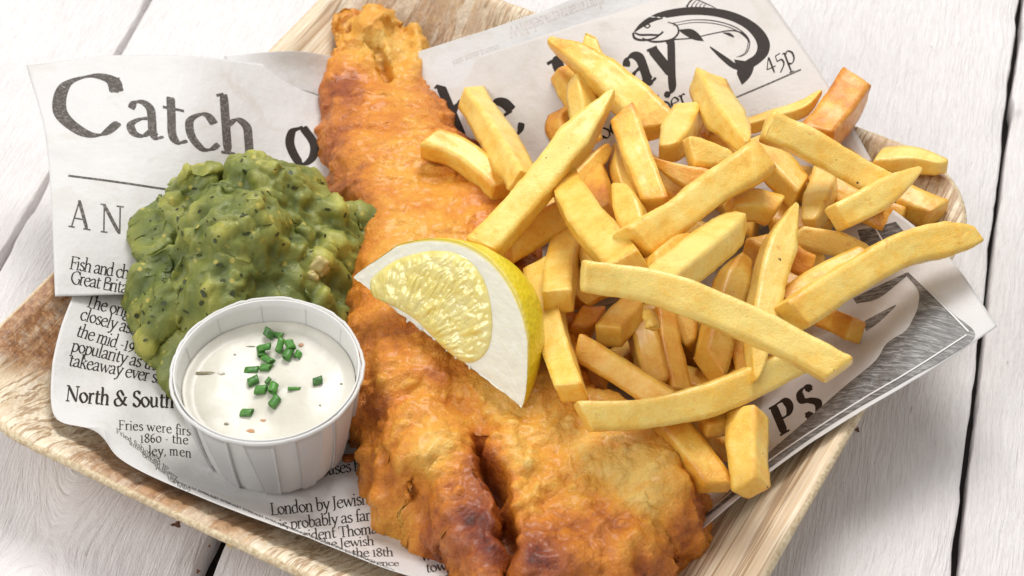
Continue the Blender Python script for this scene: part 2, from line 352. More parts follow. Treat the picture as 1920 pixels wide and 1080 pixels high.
def build_tray():
    def ring(d, z):
        a = TA - d; r = max(TR - d * .45, .25); P = []
        for q in range(4):
            th = q * math.pi / 2; c, s = math.cos(th), math.sin(th)
            pts = [(a, t) for t in np.linspace(-(a - r), (a - r), 240, endpoint=False)]
            pts += [(a - r + r * math.cos(p), a - r + r * math.sin(p)) for p in np.linspace(0, math.pi / 2, 60, endpoint=False)]
            P += [(x * c - y * s, x * s + y * c, z) for x, y in pts]
        return P
    prof = [(3.2, .0), (2.9, .02), (2.2, .40), (1.4, 1.0), (.7, 1.6), (.25, 1.93), (.02, 2.02), (-.05, 2.06), (-.03, 2.14), (.04, 2.195), (.10, 2.205), (.2, 2.19), (.32, 2.14),
            (.46, 2.03), (.62, 1.90), (.8, 1.74), (1., 1.55), (1.2, 1.36), (1.6, 1.07), (2., .80), (2.45, .61), (2.9, .46), (3.6, .36), (4.5, .31), (6.5, .30), (9.0, .30), (9.55, .30)]
    R = [np.array(ring(d, z)) for d, z in prof]; n = len(R[0]); V = np.concatenate(R)
    F_ = []
    for k in range(len(R) - 1):
        i = np.arange(n); j = (i + 1) % n
        F_.append(np.stack([k * n + i, k * n + j, (k + 1) * n + j, (k + 1) * n + i], 1))
    d_all = np.repeat([p[0] for p in prof], n)
    X, Y = from_tray(V[:, 0], V[:, 1])
    # ribs of the leaf: run along local u, uneven; rim warps a little
    wall = smooth(d_all, -.2, .3) * (1 - smooth(d_all, 2.6, 3.4)); wall[:6 * n] = .3
    rib = fbm(np.stack([V[:, 0] * .16, V[:, 1] * 2.6, V[:, 2] * .3], 1), 3, 3) * .08
    ribs2 = np.abs(np.sin(V[:, 1] * 5.2 + 2.2 * vnoise(np.stack([V[:, 1] * .8, V[:, 0] * .08, V[:, 0] * 0], 1), 5)))
    ribs3 = np.abs(np.sin(V[:, 1] * 9.3 + 3.1 * vnoise(np.stack([V[:, 1] * .7, V[:, 0] * .1, V[:, 0] * 0], 1), 6)))
    Z = V[:, 2] + wall * (rib - .08 * (1 - ribs2) ** 4 - .03 * (1 - ribs3) ** 4)
    Z += .05 * vnoise(np.stack([X * .25, Y * .25, X * 0], 1), 8) * (V[:, 2] > 1.5)
    Z = np.maximum(Z, .004 * (np.arange(len(Z)) // n < 2))
    # stained patches
    br = np.zeros(len(V))
    for px, py, r, am in ((40, 610, 2.1, 1.35), (90, 560, 1.8, 1.3), (30, 650, 1.4, 1.0), (300, 915, 1.7, .75), (230, 880, 1.3, .7), (420, 975, 1.6, .6), (760, 60, 2.2, .5), (720, 90, 1.2, .7), (1680, 270, 1.4, .4),
                          (1775, 345, 1.2, .95), (1745, 360, .8, .6), (880, 40, 1.4, .3), (480, 990, 1.2, .3)):
        p = at(px, py, 1.4); dd = np.hypot(X - p[0], Y - p[1]); br = np.maximum(br, am * (1 - smooth(dd, r * .45, r * 1.15)))
    cut = ((d_all < .06) & (np.arange(len(Z)) // n >= 5)).astype(float)
    Wd = np.stack([X, Y, Z], 1)
    o = mesh('palm_leaf_tray', Wd, np.concatenate(F_), M['tray'], None, attrs={'brown': np.clip(br, 0, 1), 'cut': cut})
    me = o.data; bm = bmesh.new(); bm.from_mesh(me); bm.verts.ensure_lookup_table()
    last = [bm.verts[(len(R) - 1) * n + i] for i in range(n)]; bm.faces.new(last)
    first = [bm.verts[i] for i in range(n)][::-1]; bm.faces.new(first); bm.to_mesh(me); bm.free()
    return tag(o, 'square pressed palm-leaf tray with brown stained corners carrying the meal', 'tray')
build_tray()

# ------------------------------------------------------------------ greaseproof newspaper sheets
def bicubic(grid, nu, nv):
    G = np.array(grid, float); R, C = G.shape[:2]
    rows = np.array([catmull(G[r], nu // (C - 1)) for r in range(R)])
    cols = np.array([catmull(rows[:, c], nv // (R - 1)) for c in range(rows.shape[1])])
    return cols      # [u, v, 3]
SHEETS = {}
def sheet(name, grid, mat, label, seed, clear=.05, wr=.05, under=0.0, n=96):
    G = [[at(*p) for p in row] for row in grid]
    S = bicubic(G, n, n); nu, nv = S.shape[:2]; P = S.reshape(-1, 3)
    P[:, 2] += wr * fbm(np.stack([P[:, 0] * .45, P[:, 1] * .45, P[:, 2] * .0], 1), 3, seed)
    ridge = 1 - np.abs(vnoise(np.stack([P[:, 0] * .33 + P[:, 1] * .12, P[:, 1] * .33, P[:, 2] * 0], 1), seed + 9))
    P[:, 2] += wr * .9 * ridge ** 6
    d = edge_dist(P[:, 0], P[:, 1]); flo = np.where(d > -.05, tray_z(P[:, 0], P[:, 1]), np.where(d > -.5, 2.22 + d * .2, .05)) + clear
    P[:, 2] = flo + np.logaddexp(0, (P[:, 2] - flo) * 14) / 14
    F_ = grid_faces(nu, nv)
    bvh = BVHTree.FromPolygons([tuple(p) for p in P], [tuple(int(i) for i in f) for f in F_])
    o = mesh(name, P, F_, mat)
    m = o.modifiers.new('thickness', 'SOLIDIFY'); m.thickness = .012; m.offset = -1 if True else 1
    tag(o, label, 'paper'); SHEETS[name + str(seed)] = o
    return o, bvh
under_o, under_b = sheet('greaseproof_sheet', [
    [(420, 106, 2.6), (560, 96, 2.4), (700, 118, 1.1), (815, 88, 2.0), (1000, 27, 2.9), (1100, -14, 3.1), (1300, -90, 3.3)],
    [(430, 130, 2.5), (560, 130, 2.0), (690, 170, .9), (815, 150, 1.6), (1000, 85, 2.5), (1130, 35, 2.7), (1330, -50, 3.1)],
    [(440, 170, 2.3), (570, 170, 1.6), (700, 220, .7), (820, 210, 1.2), (1020, 150, 2.1), (1170, 90, 2.4), (1360, 0, 2.9)]],
    M['paper'], 'translucent sheet with faint mirrored show-through print, under the headline paper at the back', 1, .02, .02)
A_o, A_b = sheet('newspaper_sheet', [
    [(50, 126, 3.5), (200, 106, 3.5), (345, 104, 3.3), (470, 118, 2.5), (640, 148, 1.2)],
    [(84, 250, 3.2), (220, 250, 3.0), (350, 255, 2.7), (480, 250, 1.8), (640, 255, .9)],
    [(97, 400, 2.8), (220, 400, 2.5), (350, 400, 1.9), (480, 400, 1.0), (680, 400, .55)],
    [(103, 556, 2.25), (240, 553, 1.6), (370, 553, 1.0), (500, 553, .6), (700, 553, .5)]],
    M['paper'], 'newspaper-print sheet with the word Catch, behind the mushy peas', 2, .07, .05)
R_o, R_b = sheet('newspaper_sheet', [
    [(690, 200, .9), (840, 128, 1.8), (1010, 70, 2.7), (1200, 8, 3.1), (1398, -60, 3.4)],
    [(740, 330, .6), (880, 290, 1.0), (1040, 220, 1.9), (1260, 140, 2.7), (1472, 40, 3.1)],
    [(850, 450, .7), (960, 430, .8), (1120, 370, 1.0), (1350, 290, 1.9), (1560, 170, 2.9)],
    [(900, 620, .55), (1010, 600, .55), (1170, 560, .6), (1410, 440, 1.0), (1635, 300, 2.4)]],
    M['paper_warm'], 'warm white newspaper-print sheet with leaping fish emblem and 45p price', 3, .08, .04)
B_o, B_b = sheet('newspaper_sheet', [
    [(150, 520, 2.0), (260, 500, 1.2), (400, 470, .6), (600, 430, .45), (800, 380, .42), (1150, 330, .42), (1560, 300, .7)],
    [(112, 618, 2.0), (240, 620, 1.2), (400, 625, .6), (600, 640, .42), (800, 620, .42), (1150, 560, .42), (1600, 480, .5)],
    [(96, 705, 1.9), (210, 705, 1.15), (340, 715, .6), (560, 740, .42), (800, 760, .42), (1150, 700, .42), (1560, 640, .5)],
    [(102, 780, 1.9), (215, 770, 1.5), (330, 810, .65), (560, 880, .42), (800, 900, .42), (1150, 870, .42), (1480, 760, .5)],
    [(150, 800, 2.0), (212, 812, 1.95), (350, 880, 1.1), (590, 970, .75), (820, 1030, .6), (1120, 1000, .5), (1380, 860, .6)],
    [(190, 800, 2.25), (230, 865, 2.3), (390, 938, 2.25), (620, 1026, 2.25), (790, 1086, 2.25), (1120, 1160, 1.2), (1300, 1000, .9)]],
    M['paper'], 'newspaper-print sheet with small columns of text, beneath the sauce cup', 4, .05, .04, n=140)
Q_o, Q_b = sheet('newspaper_sheet', [
    [(1600, 345, 2.1), (1690, 405, 2.5), (1785, 490, 2.75), (1870, 612, 2.9)],
    [(1500, 450, 1.0), (1590, 520, 1.3), (1690, 600, 2.45), (1728, 706, 2.7)],
    [(1350, 600, .55), (1430, 690, .65), (1530, 740, 1.5), (1602, 780, 2.45)],
    [(1100, 850, .5), (1200, 900, .5), (1350, 880, .8), (1462, 872, 2.0)],
    [(1000, 1000, .5), (1100, 1040, .5), (1230, 1020, .8), (1320, 990, 1.6)]],
    M['paper'], 'newspaper-print sheet with engraved picture and letters PS, poking out at the right', 5, .09, .03)

# ---- printing: strokes draped on a sheet
def drape(bvh, pts, lift=.016):
    out = []
    for x, y in pts:
        d = Vector(ray(x, y)).normalized(); h = bvh.ray_cast(Vector(CP), d)
        if h[0] is None: out.append(None); continue
        n = h[1] if h[1].dot(d) < 0 else -h[1]
        out.append(h[0] + n * lift)
    return out
class Print:
    def __init__(s, bvh): s.b = bvh; s.V = []; s.F = []
    def strip(s, L, R, lift=.016):
        """quad strip between two pixel polylines"""
        a = drape(s.b, L, lift); b = drape(s.b, R, lift); base = len(s.V); ok = []
        for p, q in zip(a, b):
            ok.append(p is not None and q is not None); s.V += [p or Vector((0, 0, 0)), q or Vector((0, 0, 0))]
        for i in range(len(a) - 1):
            if ok[i] and ok[i + 1] and (a[i] - a[i + 1]).length < 1.2: s.F.append((base + 2*i, base + 2*i + 1, base + 2*i + 3, base + 2*i + 2))
    def band(s, L, R, m, lift=.016):
        for k in range(m):
            t0, t1 = k / m, (k + 1) / m
            s.strip(L * (1 - t0) + R * t0, L * (1 - t1) + R * t1, lift)
    def stroke(s, pts, wid, n=6, lift=.016):
        P = catmull(pts, n); w = np.interp(np.linspace(0, 1, len(P)), np.linspace(0, 1, len(wid)), wid)
        T = np.gradient(P, axis=0); T /= np.linalg.norm(T, axis=1)[:, None] + 1e-9; N = np.stack([-T[:, 1], T[:, 0]], 1)
        s.strip(P + N * w[:, None] / 2, P - N * w[:, None] / 2, lift)
    def done(s, name, mat, parent):
        if not s.F: return None
        o = mesh(name, s.V, s.F, mat, None, flat=True); o.parent = parent
        if name in ('body_print', 'show_through_print', 'date_print', 'picture_frame_line', 'fish_emblem', 'subheading_print'): o['kind'] = 'stuff'
        return o
GL = {}
def g(ch, adv, *st): GL[ch] = (adv, st)
# strokes: 'c' pen curve, 'l' pen line, 's' thin serif
g('a', .88, 'c .14,.76 .25,.96 .45,1 .62,.85 .64,.5 .64,.2 .72,.04 .9,.1', 'c .63,.58 .35,.5 .12,.3 .17,.07 .4,.03 .63,.24')
g('b', .9, 'l .18,1.7 .18,.08', 's .0,1.62 .18,1.7', 'c .18,.76 .45,1 .76,.75 .74,.25 .45,-.02 .18,.12')
g('c', .82, 'c .72,.78 .58,.98 .38,.98 .12,.72 .13,.3 .36,0 .6,.03 .79,.22')
g('d', .93, 'c .66,.86 .4,1 .1,.7 .12,.2 .38,-.02 .66,.16', 'l .67,1.7 .67,.05', 's .5,1.62 .67,1.7', 's .67,.04 .87,.09')
g('e', .84, 's .13,.56 .73,.62', 'c .74,.62 .65,.9 .42,1 .14,.75 .12,.3 .38,0 .62,.03 .8,.22')
g('f', .52, 'c .66,1.58 .5,1.72 .32,1.5 .28,1.1 .28,.6 .28,0', 's .04,.97 .56,.97', 's .08,0 .5,0')
g('g', .85, 'c .4,1 .15,.85 .15,.55 .4,.42 .65,.55 .65,.85 .4,1', 'c .25,.45 .15,.25 .35,.12 .7,.05 .78,-.2 .45,-.45 .12,-.35 .08,-.12 .3,.08', 's .6,.92 .86,.98')
g('h', .95, 'l .18,1.7 .18,0', 's .0,1.62 .18,1.7', 'c .18,.75 .45,1 .68,.85 .71,.5 .71,0', 's .02,0 .36,0', 's .53,0 .9,0')
g('i', .42, 'l .2,1 .2,0', 's .02,.92 .2,1', 's .02,0 .38,0', 'd .19,1.42')
g('j', .4, 'c .2,1 .2,.2 .18,-.3 .0,-.5', 'd .19,1.42')
g('k', .9, 'l .18,1.7 .18,0', 's .0,1.62 .18,1.7', 's .2,.48 .7,.98', 'l .36,.62 .8,0', 's .02,0 .36,0', 's .6,0 .92,0', 's .5,.98 .82,.98')
g('l', .42, 'l .2,1.7 .2,0', 's .02,1.62 .2,1.7', 's .02,0 .38,0')
g('m', 1.4, 'l .18,1 .18,0', 's .0,.92 .18,1', 'c .18,.76 .42,1 .62,.85 .64,.5 .64,0', 'c .64,.76 .9,1 1.1,.85 1.12,.5 1.12,0', 's .02,0 .36,0', 's .48,0 .8,0', 's .95,0 1.3,0')
g('n', .95, 'l .18,1 .18,0', 's .0,.92 .18,1', 'c .18,.75 .45,1 .68,.85 .71,.5 .71,0', 's .02,0 .36,0', 's .53,0 .9,0')
g('o', .88, 'c .42,1 .13,.8 .1,.4 .42,0 .72,.22 .76,.62 .42,1')
g('p', .9, 'l .18,1 .18,-.6', 's .0,.92 .18,1', 'c .18,.76 .45,1 .76,.75 .74,.25 .45,-.02 .18,.12', 's .0,-.6 .4,-.6')
g('r', .62, 'l .18,1 .18,0', 's .0,.92 .18,1', 'c .18,.72 .36,.98 .58,.92', 's .02,0 .4,0')
g('s', .68, 'c .56,.84 .4,1 .18,.92 .16,.68 .4,.52 .6,.3 .5,.05 .28,0 .09,.17')
g('t', .58, 'c .26,1.3 .25,.8 .24,.2 .38,.02 .6,.12', 's .05,.97 .57,.97')
g('u', .93, 'c .17,.98 .17,.3 .35,.02 .66,.2', 'l .68,.98 .68,.05', 's .0,.98 .17,.98', 's .52,.98 .68,.98', 's .68,.04 .86,.07')
g('v', .85, 'l .12,.97 .42,.0', 's .42,.0 .76,.97', 's -.02,.97 .3,.97', 's .6,.97 .9,.97')
g('w', 1.3, 'l .12,.97 .4,.0', 's .4,.0 .66,.97', 'l .62,.97 .9,.0', 's .9,.0 1.2,.97', 's -.02,.97 .3,.97', 's 1.05,.97 1.34,.97')
g('y', .88, 'l .14,.97 .47,.02', 'c .8,.97 .47,.02 .32,-.42 .12,-.55', 's -.02,.97 .32,.97', 's .63,.97 .94,.97', 'd .12,-.52')
g('A', 1.1, 's .12,0 .55,1.52', 'l .52,1.52 .98,0', 's .26,.5 .82,.5', 's -.05,0 .3,0', 's .78,0 1.18,0')
g('B', 1.0, 'l .2,1.5 .2,0', 'c .2,1.5 .7,1.5 .75,1.1 .2,.8', 'c .2,.8 .9,.75 .85,.1 .2,0')
g('C', 1.25, 'c 1.06,1.12 .96,1.42 .6,1.5 .17,1.2 .12,.5 .5,.02 .85,-.02 1.12,.32', 's 1.06,1.1 1.06,1.5')
g('D', 1.35, 'l .25,1.5 .25,0', 'c .2,1.5 .8,1.48 1.2,1.05 1.18,.4 .75,.02 .2,0', 's .0,1.5 .4,1.5', 's .0,0 .4,0')
g('F', .9, 'l .2,1.5 .2,0', 's .0,1.5 .85,1.5', 's .85,1.5 .86,1.25', 's .2,.8 .65,.8', 's .65,.95 .65,.65', 's .0,0 .42,0')
g('G', 1.25, 'c 1.03,1.15 .93,1.42 .6,1.5 .17,1.2 .12,.5 .5,.02 .85,-.02 1.05,.2', 'l 1.05,.6 1.05,.1', 's .85,.6 1.22,.6', 's 1.04,1.1 1.04,1.5')
g('J', .55, 'c .25,1.5 .25,.4 .2,-.1 .0,-.3', 's .05,1.5 .45,1.5')
g('L', .9, 'l .2,1.5 .2,0', 's .0,1.5 .4,1.5', 's .0,0 .85,0', 's .85,0 .88,.3')
g('N', 1.35, 's .22,1.5 .22,0', 'l .2,1.5 1.08,0', 's 1.1,1.5 1.1,0', 's .0,1.5 .3,1.5', 's .05,0 .42,0', 's .9,1.5 1.3,1.5')
g('P', 1.0, 'l .25,1.5 .25,0', 'c .25,1.5 .75,1.5 .9,1.1 .7,.75 .25,.72', 's .03,1.5 .3,1.5', 's .03,0 .5,0')
g('R', 1.05, 'l .2,1.5 .2,0', 'c .2,1.5 .7,1.5 .8,1.1 .6,.8 .2,.75', 'l .5,.75 1.0,0', 's .0,0 .4,0')
g('S', .85, 'c .72,1.25 .5,1.52 .2,1.4 .18,1.0 .5,.78 .76,.45 .6,.05 .35,0 .1,.28', 's .73,1.2 .73,1.52', 's .1,.0 .1,.35')
g('T', 1.15, 'l .58,1.5 .58,0', 's .08,1.5 1.08,1.5', 's .08,1.5 .06,1.22', 's 1.08,1.5 1.1,1.22', 's .36,0 .8,0')
g('W', 1.7, 'l .2,1.5 .6,0', 's .6,0 .9,1.5', 'l .85,1.5 1.25,0', 's 1.25,0 1.6,1.5', 's .0,1.5 .4,1.5', 's 1.4,1.5 1.75,1.5')
g('&', 1.4, 'c .95,1.0 .6,1.5 .3,1.2 .5,.8 .95,.25 1.3,.05', 'c .5,.8 .1,.5 .2,.05 .6,0 .95,.4 1.1,.85', 's .95,.85 1.28,.85')
g('1', .6, 'l .28,1.2 .28,0', 's .08,1.08 .28,1.2', 's .08,0 .5,0'); g('2', .8, 'c .12,.85 .3,1.1 .6,.95 .55,.6 .12,.03', 'l .1,.04 .75,.04')
g('4', .85, 's .5,1.2 .05,.35', 's .05,.35 .8,.35', 'l .52,1.2 .52,-.1'); g('5', .75, 's .2,1.05 .62,1.1', 's .2,1.05 .17,.6', 'c .17,.6 .55,.6 .6,.2 .1,-.3')
g('6', .8, 'c .65,1.5 .2,1.1 .12,.4 .4,0 .68,.4 .4,.8 .15,.5'); g('8', .8, 'c .4,.8 .1,1.1 .4,1.5 .68,1.15 .4,.8 .08,.4 .4,0 .72,.4 .4,.8')
g('9', .8, 'c .15,-.1 .6,.3 .68,.7 .4,1.1 .12,.75 .4,.35 .66,.65'); g('0', .85, 'c .42,1.05 .12,.8 .12,.3 .42,0 .72,.3 .72,.8 .42,1.05')
g('-', .55, 's .08,.5 .45,.5'); g(',', .35, 'c .15,.1 .2,0 .08,-.25'); g('.', .3, 'd .14,.06'); g(' ', .42)
def text(pr, s, path, size, skew=0.0, bold=1.0, n=5, upv=None, nib=22, thin=.055, thick=.17, tight=1.0, stretch=1.0):
    """path: baseline in pixels (list of points); glyphs follow it. size = pixels per x-height"""
    P = catmull(path, 12) if len(path) > 2 else np.array([np.array(path[0]) * (1 - t) + np.array(path[-1]) * t for t in np.linspace(0, 1, 13)])
    L = np.concatenate([[0], np.cumsum(np.linalg.norm(np.diff(P, axis=0), axis=1))])
    x = 0.0
    for ch in s:
        adv, st = GL[ch]
        for q in st:
            k, rest = q[0], q[2:]; pts = np.array([[float(a) for a in w.split(',')] for w in rest.split()])
            if k == 'd':
                c = pts[0]; C = np.array([[c[0] + .11 * math.cos(a), c[1] + .11 * math.sin(a)] for a in np.linspace(0, math.pi, 5)])
                D = np.array([[c[0] + .11 * math.cos(-a), c[1] + .11 * math.sin(-a)] for a in np.linspace(0, math.pi, 5)]); Lp, Rp = C, D
            else:
                Q = catmull(pts, n) if k == 'c' else np.array([pts[0] * (1 - t) + pts[-1] * t for t in np.linspace(0, 1, max(3, n))])
                T = np.gradient(Q, axis=0); T /= np.linalg.norm(T, axis=1)[:, None] + 1e-9
                ang = np.arctan2(T[:, 1], T[:, 0]); w = thin + (thick - thin) * np.abs(np.sin(ang - math.radians(nib)))
                if k == 's': w = np.full(len(Q), thin * 1.15)
                w = w * bold; N = np.stack([-T[:, 1], T[:, 0]], 1)
                if k != 's': w[0] *= .8; w[-1] *= .65
                Lp = Q + N * w[:, None] / 2; Rp = Q - N * w[:, None] / 2
            def mapp(A):
                out = []
                for gx, gy in A:
                    dist = (x + gx * 1.0) * size * stretch
                    i = min(np.searchsorted(L, max(dist, 0), side='right') - 1, len(P) - 2)
                    t = (P[i + 1] - P[i]); tl = np.linalg.norm(t); t = t / tl
                    b = P[i] + t * (dist - L[i])
                    u = np.array([t[1], -t[0]]) if upv is None else np.array(upv)
                    out.append(b + (u + t * skew) * gy * size)
                return np.array(out)
            pr.strip(mapp(Lp), mapp(Rp))
        x += adv * tight
def word(bvh, parent, name, s, path, size, mat='ink', **kw):
    pr = Print(bvh); text(pr, s, path, size, **kw); return pr.done(name, M[mat], parent)
# sheet with the headline
word(A_b, A_o, 'headline_print', 'C', [(98, 246), (240, 254)], 71, 'ink_grey', n=12, stretch=1.55, thin=.06, thick=.25, upv=(.06, -1))
word(A_b, A_o, 'headline_print', 'atch', [(238, 252), (330, 268), (400, 283), (500, 297)], 65, 'ink_grey', n=10, tight=1.0, stretch=1.2, thick=.225, thin=.07, upv=(-.07, -1))
word(A_b, A_o, 'headline_print', 'o', [(536, 300), (620, 322)], 68, 'ink', n=12, thick=.27, thin=.07, upv=(.06, -1))
pr = Print(A_b); pr.stroke([(128, 330), (220, 342), (330, 358), (440, 372)], [4, 4], 10); pr.done('ruled_line', M['ink_grey'], A_o)
word(A_b, A_o, 'subheading_print', 'A Nation', [(130, 425), (200, 436), (300, 447)], 34, 'ink_grey', n=8, thick=.2, thin=.075, upv=(.02, -1), tight=1.12)
word(A_b, A_o, 'body_print', 'Fish and chips', [(130, 504), (240, 523), (330, 532)], 15.5, 'ink', n=4, thick=.19, thin=.08, tight=.86)
word(A_b, A_o, 'body_print', 'Great Britain', [(131, 531), (240, 551), (330, 560)], 15.5, 'ink', n=4, thick=.19, thin=.08, tight=.86)
# small columns
for s, p, z in (('The origins of', [(157, 574), (245, 597), (330, 612)], 15.5), ('closely associ', [(148, 599), (245, 626), (330, 640)], 15.5), ('the mid -19th', [(141, 630), (245, 660), (330, 672)], 15.5),
                ('popularity as the', [(132, 658), (200, 674), (275, 692), (330, 700)], 15.5), ('takeaway ever since', [(127, 686), (200, 700), (290, 718), (340, 724)], 15.5)):
    word(B_b, B_o, 'body_print', s, p, z, 'ink', n=4, thick=.19, thin=.08, tight=.92, skew=.05)
word(B_b, B_o, 'subheading_print', 'North & South', [(122, 752), (200, 760), (280, 764), (360, 766)], 19, 'ink', n=5, thick=.24, thin=.10, tight=1.0, bold=1.05)
for s, p, z in (('Fries were first', [(222, 806), (290, 810), (360, 818)], 12.5), ('1860 - the', [(262, 831), (310, 831), (365, 835)], 12.5), ('Mey, men', [(278, 855), (330, 855), (380, 864)], 12.5)):
    if s[0] == 'M': s = 'ley, men'
    word(B_b, B_o, 'body_print', s, p, z, 'ink', n=4, thick=.19, thin=.08, tight=1.08, upv=(0, -.9))
for k, s in enumerate(('Fried fish was', 'introduced to', 'Britain many', 'years ago and', 'the first shops')):
    x0, y0 = 218 + k * 24, 812 + k * 22
    word(B_b, B_o, 'body_print', s, [(x0, y0), (x0 + 70, y0 + 46), (x0 + 160, y0 + 92)], 9.5 - k * .5, 'ink_grey', n=3, thick=.2, thin=.1, upv=(-.05, -.62))
for k in range(9):
    x0, y0 = 330 + k * 42, 905 + k * 17
    word(B_b, B_o, 'body_print', 'were sold in towns', [(x0, y0), (x0 + 60, y0 + 26), (x0 + 120, y0 + 52)], 6, 'ink_grey', n=2, thick=.2, thin=.12, upv=(-.1, -.5))
for s, p, z, k in (('houses had', [(590, 896), (640, 888), (690, 880)], 15, .95), ('London by Jewish', [(508, 967), (600, 958), (700, 944)], 15.5, .95), ('is probably as far', [(524, 996), (600, 987), (715, 974)], 15, .9),
                ('resident Thomas', [(548, 1016), (620, 1010), (722, 999)], 15, .85), ('the Jewish', [(600, 1030), (700, 1023)], 14.5, .75), ('in the 18th', [(636, 1046), (727, 1044)], 14.5, .7), ('conference', [(650, 1060), (735, 1062)], 13, .5),
                ('spread', [(770, 985), (830, 978)], 15, .9), ('east', [(776, 1008), (830, 1000)], 15, .9), ('and so', [(783, 1031), (850, 1023)], 15, .85), ('wool', [(790, 1053), (850, 1046)], 15, .85), ('towns', [(799, 1075), (860, 1067)], 15, .8), ('and some', [(806, 1095), (900, 1088)], 15, .8)):
    word(B_b, B_o, 'body_print', s, p, z, 'ink', n=4, thick=.19, thin=.08, tight=.93, upv=(-.1 * k, -k))
# headline continued on the warm sheet
word(R_b, R_o, 'headline_print', 'h', [(858, 268), (930, 240)], 66, 'ink', n=10, thick=.29, upv=(-.40, -.95))
word(R_b, R_o, 'headline_print', 'e', [(935, 270), (1010, 232)], 72, 'ink', n=12, thick=.28, thin=.07, upv=(-.50, -.86))
word(R_b, R_o, 'headline_print', 'D', [(1070, 215), (1190, 150)], 70, 'ink', n=10, thick=.30, thin=.07, upv=(-.42, -.9), bold=1.1)
word(R_b, R_o, 'headline_print', 'ay', [(1182, 172), (1260, 140), (1330, 108)], 60, 'ink', n=12, thick=.29, thin=.07, upv=(-.34, -.95), tight=1.06, bold=1.06)
word(R_b, R_o, 'date_print', 'September 2', [(1130, 262), (1250, 214), (1400, 152)], 23, 'ink', n=5, thick=.18, thin=.07, upv=(-.36, -.93), tight=.98)
word(R_b, R_o, 'price_print', '45p', [(1440, 140), (1500, 112)], 24, 'ink', n=6, thick=.16, thin=.07, upv=(-.36, -.93))
pr = Print(R_b); pr.stroke([(1376, 185), (1440, 158), (1502, 131)], [3.2, 3.2], 8); pr.done('ruled_line', M['ink_grey'], R_o)
word(R_b, R_o, 'show_through_print', 'bnegubni', [(1375, 232), (1460, 190)], 17, 'ghost', n=4, upv=(.3, .95), tight=.8)
# leaping fish emblem
pr = Print(R_b)
top = [(1187, 62), (1200, 45), (1222, 30), (1250, 20), (1290, 14), (1330, 15), (1370, 22), (1405, 37), (1430, 57), (1443, 80), (1440, 102), (1425, 118), (1410, 128)]
mid = [(1192, 60), (1208, 50), (1228, 40), (1252, 34), (1290, 29), (1330, 30), (1366, 38), (1395, 52), (1413, 70), (1420, 88), (1415, 103), (1402, 112), (1392, 118)]
pr.band(catmull(top, 5), catmull(mid, 5), 3)
for off, w in ((4, 2.0), (9, 1.6)):
    pr.stroke([(1262, 40 + off), (1300, 34 + off), (1340, 36 + off), (1375, 46 + off), (1398, 62 + off), (1408 - off * .6, 82), (1402 - off * .6, 100), (1390 - off, 108)], [1, w, w, w, 1], 6)
pr.stroke([(1187, 62), (1190, 72), (1205, 76), (1228, 72), (1243, 60), (1236, 66), (1218, 66), (1200, 66), (1190, 62)], [4, 5, 4, 3, 3, 4, 4, 3], 5)      # jaw
pr.stroke([(1204, 72), (1226, 79), (1258, 75), (1272, 62), (1268, 48), (1252, 42)], [2, 4, 3.5, 3.5, 3, 1.5], 6)                                     # gill cover
pr.stroke([(1258, 75), (1300, 72), (1330, 65), (1372, 58), (1396, 66), (1404, 80)], [2.5, 2.2, 2, 2.4, 3, 2.2], 8)                                        # belly
pr.stroke([(1208, 50), (1214, 46), (1219, 49), (1214, 53), (1208, 50)], [2.4, 2.4], 4)                                                            # eye
pr.band(catmull([(1274, 56), (1296, 55), (1310, 64), (1320, 78)], 5), catmull([(1275, 60), (1290, 70), (1304, 76), (1320, 78)], 5), 2)                    # pectoral fin
for k in range(5): pr.stroke([(1288 + k * 8, 15), (1292 + k * 7, 7 + k), (1300 + k * 6, -1 + k * 2.6)], [2.4, 1.6, 1], 3)
pr.stroke([(1286, 13), (1300, -1), (1325, 8), (1342, 16)], [1.4, 2, 2, 1.2], 5)
pr.stroke([(1355, 62), (1367, 65), (1376, 70)], [1, 6, 3], 5)                                                                                        # small belly fin
pr.band(catmull([(1410, 122), (1385, 122), (1360, 106), (1331, 87)], 5), catmull([(1400, 132), (1376, 130), (1352, 112), (1331, 90)], 5), 3)             # tail, upper lobe
pr.band(catmull([(1376, 112), (1382, 128), (1382, 140), (1391, 160)], 5), catmull([(1416, 118), (1410, 138), (1402, 150), (1391, 160)], 5), 4)            # tail, lower lobe
pr.done('fish_emblem', M['ink'], R_o)
# mirrored show-through print on the back sheet
word(under_b, under_o, 'show_through_print', 'slammam era selahW', [(1130, -10), (1040, 22), (975, 44)], 15, 'ghost', n=4, upv=(.28, .9), tight=.78, thick=.2, thin=.1)
word(under_b, under_o, 'show_through_print', 'mubrut alutat nitol', [(935, 84), (880, 102), (828, 124)], 7.5, 'ghost', n=3, upv=(.28, .9), tight=.9, thick=.22, thin=.14)
